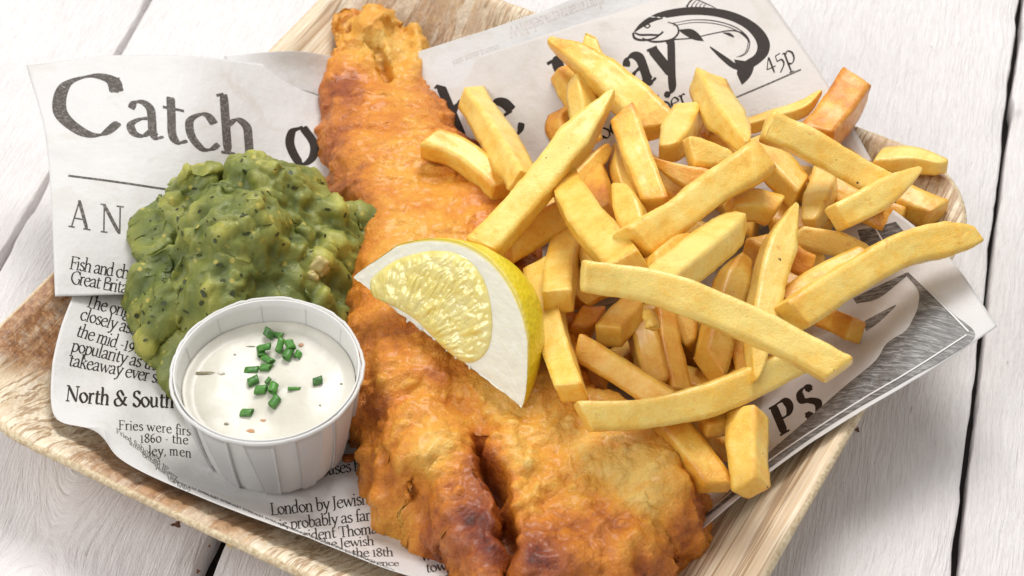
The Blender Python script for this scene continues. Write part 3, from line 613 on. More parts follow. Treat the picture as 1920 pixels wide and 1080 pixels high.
# engraved picture sheet
pr = Print(Q_b)
outer = catmull([(1704, 512), (1745, 548), (1785, 588), (1828, 630), (1775, 672), (1720, 703), (1670, 732), (1600, 772), (1525, 820), (1440, 882), (1330, 968)], 8)
inner = catmull([(1698, 514), (1722, 545), (1722, 575), (1712, 600), (1698, 622), (1664, 645), (1640, 680), (1580, 730), (1510, 792), (1430, 862), (1318, 972)], 8)
inner = catmull(inner[::2], 8); outer = catmull(outer[::2], 8); pr.band(inner, outer, 16, .03); pr.done('engraved_picture', M['engrave'], Q_o)
for L_, R_2 in (([(1608, 432), (1645, 425), (1680, 416)], [(1620, 470), (1655, 462), (1708, 450)]), ([(1600, 560), (1640, 540), (1700, 512)], [(1606, 570), (1648, 560), (1699, 520)]), ([(1618, 605), (1645, 590), (1680, 572)], [(1625, 622), (1650, 604), (1680, 575)])):
    pr = Print(Q_b); pr.band(catmull(L_, 5), catmull(R_2, 5), 2); pr.done('engraved_picture', M['engrave'], Q_o)
pr = Print(Q_b); pr.stroke([(1706, 512), (1760, 566), (1816, 624)], [3, 3], 24, .045); pr.stroke([(1812, 630), (1700, 702), (1600, 762), (1450, 862), (1330, 962)], [2.5, 3], 24, .045)
pr.stroke([(1640, 424), (1664, 466)], [3, 3], 5, .028); pr.done('picture_frame_line', M['white_ink'], Q_o)
word(Q_b, Q_o, 'headline_print', 'IPS'.replace('I', 'T')[1:], [(1462, 818), (1530, 778), (1600, 732)], 44, 'ink', n=9, thick=.36, thin=.09, upv=(-.32, -.75), tight=1.32, nib=5)
word(Q_b, Q_o, 'headline_print', 'l', [(1424, 838), (1445, 826)], 30, 'ink', n=6, thick=.4, thin=.12, upv=(-.32, -.75))

def paper_height(x, y):
    """top of all paper sheets under a point"""
    best = float(tray_z(np.array([x]), np.array([y]))[0]) + .03
    for b in (A_b, B_b, R_b, Q_b, under_b):
        h = b.ray_cast(Vector((x, y, 30)), Vector((0, 0, -1)))
        if h[0] is not None: best = max(best, h[0].z)
    return best
#PART2
# ------------------------------------------------------------------ blobs: battered fish and mushy peas
def boxblur(A, r):
    for ax in (0, 1):
        k = 2 * r + 1; pad = [(0, 0), (0, 0)]; pad[ax] = (r + 1, r)
        c = np.cumsum(np.pad(A, pad, 'edge'), axis=ax)
        A = (c[k:, :] - c[:-k, :]) / k if ax == 0 else (c[:, k:] - c[:, :-k]) / k
    return A
def poly_sdf(X, Y, poly):
    n = len(poly); d = np.full(X.shape, 1e9); inside = np.zeros(X.shape, bool)
    for i in range(n):
        x0, y0 = poly[i]; x1, y1 = poly[(i + 1) % n]; ex, ey = x1 - x0, y1 - y0
        t = np.clip(((X - x0) * ex + (Y - y0) * ey) / (ex * ex + ey * ey + 1e-12), 0, 1)
        d = np.minimum(d, (X - x0 - t * ex) ** 2 + (Y - y0 - t * ey) ** 2)
        c = (y0 > Y) != (y1 > Y)
        with np.errstate(divide='ignore', invalid='ignore'): xi = (x1 - x0) * (Y - y0) / (y1 - y0 + 1e-12) + x0
        inside ^= c & (X < xi)
    d = np.sqrt(d); return np.where(inside, d, -d)
def normals_of(V, F_):
    a, b, c, d = V[F_[:, 0]], V[F_[:, 1]], V[F_[:, 2]], V[F_[:, 3]]
    fn = np.cross(c - a, d - b); N = np.zeros_like(V)
    for k in range(4):
        for ax in range(3): N[:, ax] += np.bincount(F_[:, k], fn[:, ax], len(V))
    return N / (np.linalg.norm(N, axis=1)[:, None] + 1e-12)
def blob(poly, R, th_fn, base_fn, step, ragged=.06, seed=1, undercut=.25, pwr=.9):
    poly = np.array(poly); lo = poly.min(0) - .3; hi = poly.max(0) + .3
    xs = np.arange(lo[0], hi[0], step); ys = np.arange(lo[1], hi[1], step); X, Y = np.meshgrid(xs, ys, indexing='ij')
    d = poly_sdf(X, Y, poly)
    q = np.stack([X.ravel(), Y.ravel(), X.ravel() * 0], 1)
    d = d + (ragged * fbm(q * 1.5, 4, seed)).reshape(X.shape) + .03
    ds = boxblur(d, 3); gx, gy = np.gradient(ds, step); gl = np.hypot(gx, gy) + 1e-6; gx /= gl; gy /= gl
    Rl = R; s = np.clip(d / Rl, 0, 1)
    th0 = -undercut; ang = th0 + s * (math.pi / 2 - th0)
    rho = Rl * (1 - np.cos(ang)) - Rl * (1 - math.cos(th0)); shift = np.where(d < Rl, np.clip(d, 0, None) - rho, (Rl - Rl * math.cos(th0)) * 0 + (Rl - (Rl - Rl * (1 - math.cos(th0)))))
    PX = X - gx * shift * np.clip(1.4 - d / (R * 3), 0, 1); PY = Y - gy * shift * np.clip(1.4 - d / (R * 3), 0, 1)
    th = th_fn(X, Y, d); zz = np.sign(np.sin(ang)) * np.abs(np.sin(ang)) ** pwr
    Z = base_fn(X, Y) + th * (zz * .86 + .14) 
    keep = d > 0; nv = -np.ones(X.shape, int); idx = np.where(keep); nv[idx] = np.arange(len(idx[0]))
    V = np.stack([PX[idx], PY[idx], Z[idx]], 1)
    k4 = keep[:-1, :-1] & keep[1:, :-1] & keep[1:, 1:] & keep[:-1, 1:]; I, J = np.where(k4)
    Fq = np.stack([nv[I, J], nv[I + 1, J], nv[I + 1, J + 1], nv[I, J + 1]], 1)
    used = np.unique(Fq); mp = -np.ones(len(V), int); mp[used] = np.arange(len(used))
    return V[used], mp[Fq], X[idx][used], Y[idx][used], d[idx][used]
def lookup_px(V):
    D = V - CP; dep = D @ FW; return 960 + F * D[:, 0] / dep, 540 - F * (D @ UP) / dep
def seg_dist(X, Y, pts):
    d = np.full(X.shape, 1e9)
    for a, b in zip(pts[:-1], pts[1:]):
        ex, ey = b[0] - a[0], b[1] - a[1]; t = np.clip(((X - a[0]) * ex + (Y - a[1]) * ey) / (ex*ex + ey*ey), 0, 1)
        d = np.minimum(d, np.hypot(X - a[0] - t * ex, Y - a[1] - t * ey))
    return d
def shell_close(V, Fq, zlow):
    """close a blob underneath with a skirt so that it is solid"""
    from collections import Counter
    e = {}
    for f in Fq:
        for i in range(4):
            a, b = int(f[i]), int(f[(i + 1) % 4])
            if (b, a) in e: del e[(b, a)]
            else: e[(a, b)] = 1
    nxt = {a: b for a, b in e}
    best = []; seen = set()
    for s in list(nxt):
        if s in seen: continue
        loop = []; c = s
        while c not in seen and c in nxt: seen.add(c); loop.append(c); c = nxt[c]
        if len(loop) > len(best): best = loop
    n = len(V); c = V[best].mean(0); low = V[best].copy(); low[:, :2] = c[:2] + (low[:, :2] - c[:2]) * .93; low[:, 2] -= zlow
    faces = [tuple(f) for f in Fq]; m = len(best)
    for i in range(m): faces.append((best[(i + 1) % m], best[i], n + i, n + (i + 1) % m))
    faces.append(tuple(n + i for i in range(m)))
    return np.concatenate([V, low]), faces

def blisters(V, N, n, rmin, rmax, seed, weight=None, hk=.55):
    rs = np.random.RandomState(seed); p = None if weight is None else weight / weight.sum()
    idx = rs.choice(len(V), n, p=p); H = np.zeros(len(V))
    for i in idx:
        rad = rmin + (rmax - rmin) * rs.rand() ** 2.2; c = V[i]; st = np.array([rs.uniform(.7, 1.3), rs.uniform(.7, 1.3), 1])
        near = np.abs(V[:, 0] - c[0]) < rad * 1.5; D = (V[near] - c) * st; q = np.sqrt((D ** 2).sum(1)) / rad
        H[near] = np.maximum(H[near], np.sqrt(np.clip(1 - q * q, 0, 1)) * rad * hk * rs.uniform(.6, 1.2))
    return H
# --- battered fish
FO = [(612, 118), (604, 160), (606, 260), (614, 325), (630, 372), (650, 430), (654, 520), (652, 600), (656, 700), (661, 790), (668, 842), (690, 872), (712, 910), (716, 945), (742, 962), (764, 968),
      (782, 1000), (792, 1030), (838, 1066), (872, 1110), (910, 1150), (960, 1180), (1040, 1190), (1120, 1170), (1190, 1150), (1250, 1110), (1262, 1050), (1304, 1020), (1320, 975), (1310, 925), (1282, 885), (1240, 838), (1204, 806),
      (1150, 770), (1110, 700), (1080, 620), (1050, 540), (1000, 450), (960, 380), (930, 320), (905, 268), (872, 250), (846, 232), (836, 190), (822, 140), (812, 96), (790, 50), (768, 26), (742, 18), (722, 2), (700, 0), (676, 8), (652, 10), (634, 22), (630, 66), (622, 98)]
def fish_mid(py): return float(np.interp(py, [0, 130, 350, 600, 1200], [2.35, 1.9, 1.35, 1.25, 1.25]))
FP = [at(x, y, fish_mid(y))[:2] for x, y in FO]
ax0 = at(715, 10, 2.3)[:2]; 
def L2(pts, z): return [at(x, y, z)[:2] for x, y in pts]
def fish_base(X, Y):
    d = edge_dist(X, Y); return np.interp(d, PD, PZ) * .92 + .14 + .62 * smooth(Y, 6.0, 9.5)
crease = L2([(898, 838), (912, 880), (930, 905), (944, 940), (952, 985), (965, 1040), (972, 1120)], 2.2)
cleft = L2([(925, 975), (945, 1010), (955, 1060)], 1.5)
def fish_th(X, Y, d):
    ty = Y                                     # thickness: thin at the tail, thick at the shoulders
    t = np.interp(ty, [-14, -8, -3, 1, 5, 8, 10.5], [2.2, 2.35, 2.15, 1.95, 1.6, 1.05, .72])
    # slab that bulges: big undulations
    q = np.stack([X.ravel() * .42, Y.ravel() * .42, X.ravel() * 0], 1)
    t = t * (1 + .13 * fbm(q, 2, 31).reshape(X.shape))
    cd = seg_dist(X, Y, crease); along = smooth(-Y, 5.0, 7.6)
    cd = cd + .16 * fbm(q * 3.2, 3, 35).reshape(X.shape); t = t - (1 - smooth(cd, .0, .30)) * along * 1.15
    c2 = seg_dist(X, Y, L2([(700, 765), (800, 730), (850, 742), (905, 790), (900, 838)], 2.6)); t = t - (1 - smooth(c2, .05, .5)) * .30
    c3 = seg_dist(X, Y, L2([(845, 600), (850, 700), (870, 760)], 2.6)); t = t - (1 - smooth(c3, .0, .4)) * .12
    # fins of the tail: ridges running up the picture with slots between
    tail = smooth(Y, 6.3, 7.8)
    ux = X + .10 * (Y - 9)
    fan = np.cos((ux + 3.95) * 2 * math.pi / .86 + .7 * vnoise(np.stack([X.ravel() * .8, Y.ravel() * .9, X.ravel() * 0], 1), 3).reshape(X.shape))
    t = t + tail * .32 * fan
    sl = seg_dist(X, Y, L2([(706, 62), (716, 100), (724, 122)], 2.4)); t = t - (1 - smooth(sl, .04, .2)) * .6 * (d > 0)
    # transverse wrinkles
    wr = smooth(Y, .5, 3) * (1 - smooth(Y, 6.2, 7.4)); wr = wr * 1.35; qq = np.stack([X.ravel() * .55, (Y + .28 * X + .25 * np.sin(X * 1.3)).ravel() * 2.1, X.ravel() * 0], 1)
    t = t + wr * .15 * (1 - np.abs(fbm(qq, 3, 12))).reshape(X.shape) - wr * .07
    return t
V, Fq, gx_, gy_, dd_ = blob(FP, 1.25, fish_th, fish_base, .042, ragged=.15, seed=5, undercut=.35, pwr=.85)
N = normals_of(V, Fq)
lump = fbm(V * .95, 3, 41); lump2 = fbm(V * 2.6, 3, 47); fine = fbm(V * 7.0, 3, 51)
edge = 1 - smooth(dd_, .15, 1.6); tail = smooth(V[:, 1], 5.8, 7.2)
pust = smooth(vnoise(V * 3.2, 77), .42, .75)
lower = smooth(-V[:, 1], 2.5, 7.0); tail_ = tail
blist = blisters(V, N, 700, .04, .17, 5, .25 + 1.6 * edge + .9 * tail + .9 * lower)
disp = blist + lump * (.10 + .20 * edge * (1 - tail) + .15 * lower) + lump2 * (.05 + .08 * edge + .08 * tail + .05 * lower) + fine * (.026 + .014 * edge + .03 * tail) + pust * (.05 + .05 * tail)
V2 = V + N * disp[:, None]
brown = np.zeros(len(V)) + .27 + .11 * smooth(V[:, 1], -3.5, 0) - .09 * smooth(-V[:, 1], 3.6, 5.5)
px_, py_ = lookup_px(V2)
for x, y, rx, ry, am in ((890, 1000, 80, 95, .50), (880, 900, 75, 50, .26), (1010, 1030, 60, 70, .40), (655, 160, 45, 42, .32), (1110, 985, 85, 55, .36), (845, 790, 90, 45, .14), (905, 850, 40, 40, .35), (1285, 985, 40, 50, .35), (775, 760, 120, 22, .18),
                        (930, 960, 35, 110, .22), (640, 300, 30, 120, .12), (740, 640, 110, 60, .14), (900, 280, 50, 40, .4), (960, 500, 60, 50, .3), (1190, 1075, 120, 40, .2), (820, 700, 40, 40, .12), (1040, 1075, 80, 50, .25),
                        (700, 830, 50, 130, .10), (820, 700, 70, 20, .18), (760, 390, 60, 25, .12)):
    q = ((px_ - x) / rx) ** 2 + ((py_ - y) / ry) ** 2; brown = np.maximum(brown, 0) + am * np.exp(-q * 1.1)
for x, y, rx, ry, am in ((720, 80, 110, 75, .30), (740, 300, 90, 90, .12), (790, 470, 130, 80, .14), (1140, 850, 120, 50, .14), (1180, 900, 100, 60, .10), (830, 850, 60, 50, .12), (780, 420, 70, 50, .1), (1230, 950, 60, 50, .08)):
    q = ((px_ - x) / rx) ** 2 + ((py_ - y) / ry) ** 2; brown -= am * np.exp(-q * 1.1)
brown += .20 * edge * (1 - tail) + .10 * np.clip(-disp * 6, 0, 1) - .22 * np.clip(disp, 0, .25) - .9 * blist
Vc, Fc = shell_close(V2, Fq, .10)
brown = np.concatenate([brown, np.full(len(Vc) - len(V2), .6)])
fish_o = mesh('battered_fish', Vc, Fc, M['batter'], None, attrs={'brown': np.clip(brown, 0, 1.1)})
tag(fish_o, 'long deep-fried battered fish fillet, golden with dark brown crisp lower lobe', 'fish')
FISH = BVHTree.FromPolygons([tuple(v) for v in V2[:]], [tuple(int(i) for i in f) for f in Fq])
def fish_height(x, y):
    h = FISH.ray_cast(Vector((x, y, 30)), Vector((0, 0, -1))); return h[0].z if h[0] is not None else -1
cr = at(655, 858, .56)
def crumb(name, c, r, mat, seed, label, sx=1.0):
    bm = bmesh.new(); bmesh.ops.create_icosphere(bm, subdivisions=3, radius=r)
    P = np.array([v.co[:] for v in bm.verts]); n_ = fbm(P / r * 1.3, 3, seed)
    for v, k in zip(bm.verts, n_): v.co *= (1 + .6 * k); v.co.z *= .55; v.co.x *= sx
    me = bpy.data.meshes.new(name); bm.to_mesh(me); bm.free(); me.polygons.foreach_set('use_smooth', [True] * len(me.polygons))
    a = me.attributes.new('brown', 'FLOAT', 'POINT'); a.data.foreach_set('value', [.62] * len(me.vertices))
    a = me.attributes.new('fry', 'FLOAT', 'POINT'); a.data.foreach_set('value', [.1] * len(me.vertices))
    o = link(name, me, mat); o.location = c; tag(o, label, 'crumb'); return o
crumb('batter_crumb', at(655, 858, paper_height(cr[0], cr[1]) + .05), .13, M['batter'], 3, 'tiny orange batter crumb on the printed paper between sauce cup and fish', 1.5)
crumb('potato_crumb', at(436, 1016, .06), .13, M['chip'], 8, 'small pale crumb on the white planks below the tray')

# --- mushy peas
PO = [(470, 278), (520, 284), (562, 300), (590, 330), (622, 352), (632, 378), (700, 388), (762, 412), (772, 442), (744, 486), (696, 506), (680, 540), (664, 590), (620, 640), (560, 720), (480, 790), (400, 800), (330, 748), (296, 724), (262, 664), (246, 600),
      (250, 560), (250, 500), (264, 466), (290, 440), (296, 405), (304, 372), (320, 352), (346, 316), (384, 310), (410, 292), (440, 286)]
PP = []
cpx, cpy = 460, 540
for x, y in PO:
    zc = .9 + .9 * max(0, (460 - y) / 180.) if y < 460 else .9 - .3 * min(1, (y - 460) / 200.)
    PP.append(at(x, y, zc * 1.25)[:2])
PP = np.array(PP)
pc = PP.mean(0)
SPTS = []
def peas_base(X, Y):
    d = edge_dist(X, Y); return np.maximum(np.interp(d, PD, PZ) * .8, .4) + .10
scoops = [((500, 330), 1.0, 1.15, 3.4), ((455, 330), .8, 1.0, 3.2), ((672, 440), .8, .8, 1.9), ((445, 420), 1.35, 1.05, 3.4), ((520, 345), 1.25, .75, 3.2), ((500, 470), 1.25, .75, 3.2), ((345, 400), .95, .65, 2.6), ((610, 430), 1.2, .7, 2.3), ((330, 520), 1.1, .75, 2.3), ((420, 560), 1.1, .6, 2.2), ((300, 610), .8, .6, 1.5), ((585, 520), .9, .5, 2.1), ((290, 460), .7, .45, 2.2), ((580, 390), .6, .45, 2.8), ((430, 330), .6, .55, 3.0)]
def peas_th(X, Y, d):
    base = 1.15 + 1.35 * smooth(d, .3, 2.6)
    q = np.stack([X.ravel(), Y.ravel(), X.ravel() * 0], 1)
    wx = (.45 * vnoise(q * .8 + 5, 61)).reshape(X.shape); wy = (.45 * vnoise(q * .8 + 9, 62)).reshape(X.shape)
    add = np.zeros(X.shape)
    for (sx, sy), r, h, z in scoops:
        c = at(sx, sy, z); rr = np.hypot(X + wx - c[0], (Y + wy - c[1]) * 1.1) / r
        cap = np.where(rr < 1, np.clip(1 - rr ** 3.2, 0, 1) ** .42, 0) * h
        add = np.maximum(add, cap) if False else (np.log(np.exp(add * 11) + np.exp(cap * 11) - 1) / 11)
    folds = (1 - np.abs(fbm(np.stack([(X + wx).ravel() * .9, (Y + wy * 1.5).ravel() * 1.15, X.ravel() * 0], 1), 3, 66))).reshape(X.shape)
    return base * .92 + add * 1.22 + (folds ** 3) * .30 - .12
V, Fq, gx_, gy_, dd_ = blob(PP, 1.0, peas_th, peas_base, .04, ragged=.30, seed=9, undercut=.3, pwr=.8)
N = normals_of(V, Fq)
b1 = fbm(V * 1.0 + 3, 2, 81); b2 = 1 - np.abs(fbm(V * 1.05 + 7, 2, 82)); b3 = fbm(V * 4.5, 3, 83)
lumps = smooth(vnoise(V * 1.9 + 1.5, 85), .1, .6)
b4 = 1 - np.abs(fbm(V * 2.0 + 17, 2, 88)); pb = blisters(V, N, 190, .10, .42, 8, None, .62)
disp = pb * .58 + b1 * .26 + (b2 - .75) * .26 + (b4 - .8) * .16 + b3 * .035 + lumps * .07 + .05 * smooth(vnoise(V * 4.2, 86), .3, .6)
V2 = V + N * disp[:, None]; V2[:, 2] -= .05
Vc, Fc = shell_close(V2, Fq, .12)
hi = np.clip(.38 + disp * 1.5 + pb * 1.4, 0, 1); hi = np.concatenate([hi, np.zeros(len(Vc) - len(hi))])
peas_o = mesh('mushy_peas', Vc, Fc, M['peas'], None, attrs={'high': hi})
tag(peas_o, 'lumpy green mound of mushy peas flecked with herbs, behind the sauce cup', 'mushy peas')
PEAS = BVHTree.FromPolygons([tuple(v) for v in V2], [tuple(int(i) for i in f) for f in Fq])
# herb flecks, too many to count: one part
Vh, Fh = [], []
for k in range(210):
    px = RNG.uniform(236, 705); py = RNG.uniform(275, 740)
    d = Vector(ray(px, py)).normalized(); h = PEAS.ray_cast(Vector(CP), d)
    if h[0] is None: continue
    n = h[1] if h[1].dot(d) < 0 else -h[1]
    t = n.orthogonal().normalized(); t.rotate(Matrix.Rotation(RNG.uniform(0, 6.3), 3, n)); b = n.cross(t)
    L = RNG.choice([.025, .04, .06, .085, .12], p=[.3, .25, .22, .15, .08]); w = L * RNG.uniform(.35, .6); c = h[0] + n * .006; i0 = len(Vh)
    for s_, u in ((-1, 0), (-.5, .9), (.4, 1), (1, .2), (.5, -.9), (-.6, -.7)):
        Vh.append(c + t * (s_ * L) + b * (u * w) + n * (.012 * (1 - abs(s_))))
    for s_, u in ((-1, 0), (-.5, .9), (.4, 1), (1, .2), (.5, -.9), (-.6, -.7)): Vh.append(c + t * (s_ * L * .9) + b * (u * w * .9) - n * .02)
    Fh.append(tuple(range(i0, i0 + 6))); 
    for q in range(6): Fh.append((i0 + q, i0 + 6 + q, i0 + 6 + (q + 1) % 6, i0 + (q + 1) % 6))
h_o = mesh('herb_flecks', Vh, Fh, M['herb'], None, flat=True); h_o.parent = peas_o; tag(h_o, kind='stuff')
def on(bvh, px, py):
    d = Vector(ray(px, py)).normalized(); h = bvh.ray_cast(Vector(CP), d)
    return (h[0], h[1] if h[1].dot(d) < 0 else -h[1]) if h[0] is not None else (None, None)
def lump_mesh(name, c, r, mat, parent, seed, sc=(1, 1, .7)):
    bm = bmesh.new(); bmesh.ops.create_icosphere(bm, subdivisions=4, radius=1.0)
    P = np.array([v.co[:] for v in bm.verts]); k = fbm(P * 1.2 + seed, 3, seed)
    P = P * (1 + .45 * k)[:, None] * r * np.array(sc) + np.array(c)
    faces = [tuple(v.index for v in f.verts) for f in bm.faces]; bm.free()
    o = mesh(name, P, faces, mat, None); o.parent = parent; return o
for i, (x, y, r, mt) in enumerate([(600, 502, .27, 'peaflesh'), (588, 518, .17, 'peaflesh'), (450, 395, .0, 'peapale'), (655, 560, .0, 'peapale'), (376, 365, .0, 'peapale')]):
    if r <= 0: continue
    p, n = on(PEAS, x, y)
    if p is not None: lump_mesh('split_pea', p - n * r * .35, r, M[mt], peas_o, 5 + i, (1, .8, 1))

# ------------------------------------------------------------------ sauce cup
cz = 3.3; cc = at(500, 690, cz); RT = 181 * depth(cc) / F; RB = 1.62; z0 = .62
cup = empty('sauce_cup', (cc[0], cc[1], z0)); tag(cup, 'small pleated white paper cup filled with tartare sauce, in front of the peas', 'cup')
NP = 12; NS = NP * 12
def cup_r(t, a):
    """t 0 base .. 1 rim; slightly barrelled, bottom pulled in"""
    r = RB + (RT * .985 - RB) * (t ** .55 * .75 + t * .25)
    return r
def cup_ring(t, a, off): r = cup_r(t, a) + off; return (cc[0] + r * np.cos(a), cc[1] + r * np.sin(a), np.full_like(a, z0 + (cz - z0) * t))
an = np.linspace(0, 2 * np.pi, NS, endpoint=False)
def wave(a, t):
    ph = (a * NP / (2 * np.pi)) % 1.0; sel = ph < .58
    return np.where(sel, .0, -.035)
rows = []; ts = [0, .01, .05, .1, .2, .35, .5, .65, .8, .92, 1.0]
polyg = lambda a: 1 - .045 * (1 - np.cos((((a * NP / (2 * np.pi)) % 1.0) - .5) * 2 * 1.2))
for t in ts:
    x, y, z = cup_ring(t, an, -.045 + (-.02 * (1 - t)) * np.cos(an * NP)); rows.append(np.stack([x, y, z], 1))
for t in ts[::-1][:-1]:
    x, y, z = cup_ring(t, an, -.075); rows.append(np.stack([x, y, z], 1))
V = np.stack(rows, 1).reshape(-1, 3); nr = len(rows); Fl = [tuple(f) for f in grid_faces(NS, nr, wrap_u=True)]
Fl.append(tuple(i * nr for i in range(NS))[::-1]); Fl.append(tuple(i * nr + nr - 1 for i in range(NS)))
parts = [mesh('cup_wall', V, Fl, M['cup_wall'])]
# each overlapping pleat is a folded panel lying proud of the wall, its side edges slanting
rngp = np.random.RandomState(3)
for k in range(NP):
    a0 = (k + rngp.uniform(-.08, .08)) * 2 * np.pi / NP; wtop = 2 * np.pi / NP * rngp.uniform(.55, .80); wbot = wtop * rngp.uniform(.45, .75); sh = rngp.uniform(-.05, .10); tb = rngp.uniform(.02, .22) if k % 3 else .0
    P = []; nu, nvv = 9, 12
    for face, off in ((0, .02), (1, -.04)):
        for i in range(nu):
            for j in range(nvv):
                t = tb + (.965 - tb) * j / (nvv - 1); w = wbot + (wtop - wbot) * t; s_ = i / (nu - 1)
                t2 = t - (0.10 * s_ * (1 - j / (nvv - 1)) if tb > 0 else 0); t2 = max(t2, 0)
                a = a0 + sh * (1 - t) + w * (s_ - .5); flat_ = .02 * (1 - (2 * s_ - 1) ** 2) * (1 - .6 * t)
                r = cup_r(t2, a) + off - flat_ * .3 + .012 * s_
                P.append((cc[0] + r * math.cos(a), cc[1] + r * math.sin(a), z0 + (cz - z0) * t2))
    F1 = grid_faces(nu, nvv, flip=False); F2 = grid_faces(nu, nvv, flip=True) + nu * nvv; fl = [tuple(f) for f in F1] + [tuple(f) for f in F2]; h = nu * nvv
    for j in range(nvv - 1): fl += [(j, j + 1, h + j + 1, h + j)[::-1], ((nu - 1) * nvv + j, (nu - 1) * nvv + j + 1, h + (nu - 1) * nvv + j + 1, h + (nu - 1) * nvv + j)]
    for i in range(nu - 1): fl += [(i * nvv, (i + 1) * nvv, h + (i + 1) * nvv, h + i * nvv), (i * nvv + nvv - 1, (i + 1) * nvv + nvv - 1, h + (i + 1) * nvv + nvv - 1, h + i * nvv + nvv - 1)[::-1]]
    parts.append(mesh('pleat', P, fl, M['cup'], None, flat=False))
    parts[-1].data.polygons.foreach_set('use_smooth', [i < len(F1) * 2 for i in range(len(fl))])
# rolled rim
rim_prof = [(RT - .055, cz - .05), (RT - .035, cz - .10), (RT + .012, cz - .11), (RT + .030, cz - .05), (RT + .018, cz - .01), (RT - .012, cz + .006), (RT - .045, cz - .01)]
V = []
for i, a in enumerate(an):
    jig = .020 * vnoise(np.array([[math.cos(a) * 3, math.sin(a) * 3, 0]]), 4)[0] + .010 * vnoise(np.array([[math.cos(a) * 14, math.sin(a) * 14, 0]]), 5)[0] - (.018 if (i % 12) == 7 else 0) * .6
    for r, z in rim_prof: V.append((cc[0] + (r + jig) * math.cos(a), cc[1] + (r + jig) * math.sin(a), z + jig * .8))
n_r = len(rim_prof); Fr = []
for i in range(NS):
    for j in range(n_r): Fr.append((i * n_r + j, ((i + 1) % NS) * n_r + j, ((i + 1) % NS) * n_r + (j + 1) % n_r, i * n_r + (j + 1) % n_r)[::-1])
parts.append(mesh('rolled_rim', V, Fr, M['cup']))
# creases pressed inside the cup
for k in range(NP):
    a = (k + .3) * 2 * np.pi / NP; P = []
    for t in (.70, .78, .86, .95):
        for da, o_ in ((-.006, .0), (0, .016), (.006, .0)): r = cup_r(t, a) - .078 - o_; P.append((cc[0] + r * math.cos(a + da * 2), cc[1] + r * math.sin(a + da * 2), z0 + (cz - z0) * t))
    parts.append(mesh('inner_crease', P, [tuple(f) for f in grid_faces(4, 3)], M['cup']))
settle(parts, cup)
# sauce, a thing of its own inside the cup
zs = cz - .70; rs = cup_r((zs - z0) / (cz - z0), 0) - .078
nr_, na_ = 60, 160; V = []
for i in range(nr_ + 1):
    r = rs * i / nr_
    for a in np.linspace(0, 2 * np.pi, na_, endpoint=False): V.append((r * math.cos(a), r * math.sin(a), 0))
V = np.array(V); swirl = np.hypot(V[:, 0] - .5, V[:, 1] + .1)
V[:, 2] = zs + .11 * fbm(np.stack([V[:, 0] * .6, V[:, 1] * .6, V[:, 0] * 0], 1), 3, 8) + .07 * np.sin(swirl * 3.8) * np.exp(-swirl * .8) + .10 * smooth(np.hypot(V[:, 0], V[:, 1]), rs * .86, rs)
V[:, 0] += cc[0]; V[:, 1] += cc[1]
Fs = [tuple(f) for f in grid_faces(nr_ + 1, na_)] + [(i * na_ + na_ - 1, (i + 1) * na_ + na_ - 1, (i + 1) * na_, i * na_) for i in range(nr_)]
side = []; n0 = len(V); ex = []
for lvl, t in enumerate((.75, .5, .25, .03)):
    for a in np.linspace(0, 2 * np.pi, na_, endpoint=False):
        r = cup_r(t * (zs - z0) / (cz - z0), a) - .085; ex.append((cc[0] + r * math.cos(a), cc[1] + r * math.sin(a), z0 + (zs - z0) * t))
V = np.concatenate([V, np.array(ex)])
for lvl in range(4):
    a_ = nr_ * na_ if lvl == 0 else n0 + (lvl - 1) * na_; b_ = n0 + lvl * na_
    Fs += [(a_ + i, a_ + (i + 1) % na_, b_ + (i + 1) % na_, b_ + i)[::-1] for i in range(na_)]
Fs.append(tuple(n0 + 3 * na_ + i for i in range(na_)))
sauce = mesh('tartare_sauce', V, Fs, M['sauce']); tag(sauce, 'creamy white tartare sauce with dark specks, filling the pleated cup', 'sauce')
SB = BVHTree.FromPolygons([tuple(v) for v in V[:n0]], [tuple(int(i) for i in f) for f in grid_faces(nr_ + 1, na_)])
for x, y, r, mt, sc in ((383, 700, .15, 'caper', (1.5, .3, .2)), (565, 647, .05, 'orangebit', (1.2, 1, .4)), (471, 808, .07, 'orangebit', (1.3, .7, .3)), (494, 788, .05, 'orangebit', (1.2, .8, .3)), (425, 795, .05, 'caper', (1.2, .7, .3)), (415, 700, .06, 'sauce', (1.4, .8, .6)), (470, 650, .06, 'caper', (1.6, .25, .2)),
                        (640, 720, .03, 'caper', (1, 1, .3)), (600, 760, .03, 'caper', (1, 1, .3)), (520, 745, .025, 'caper', (1, 1, .3)), (440, 665, .03, 'caper', (1, 1, .3))):
    p, n = on(SB, x, y)
    if p is not None: lump_mesh('relish_bit', p + n * .005, r, M[mt], sauce, int(x), sc)
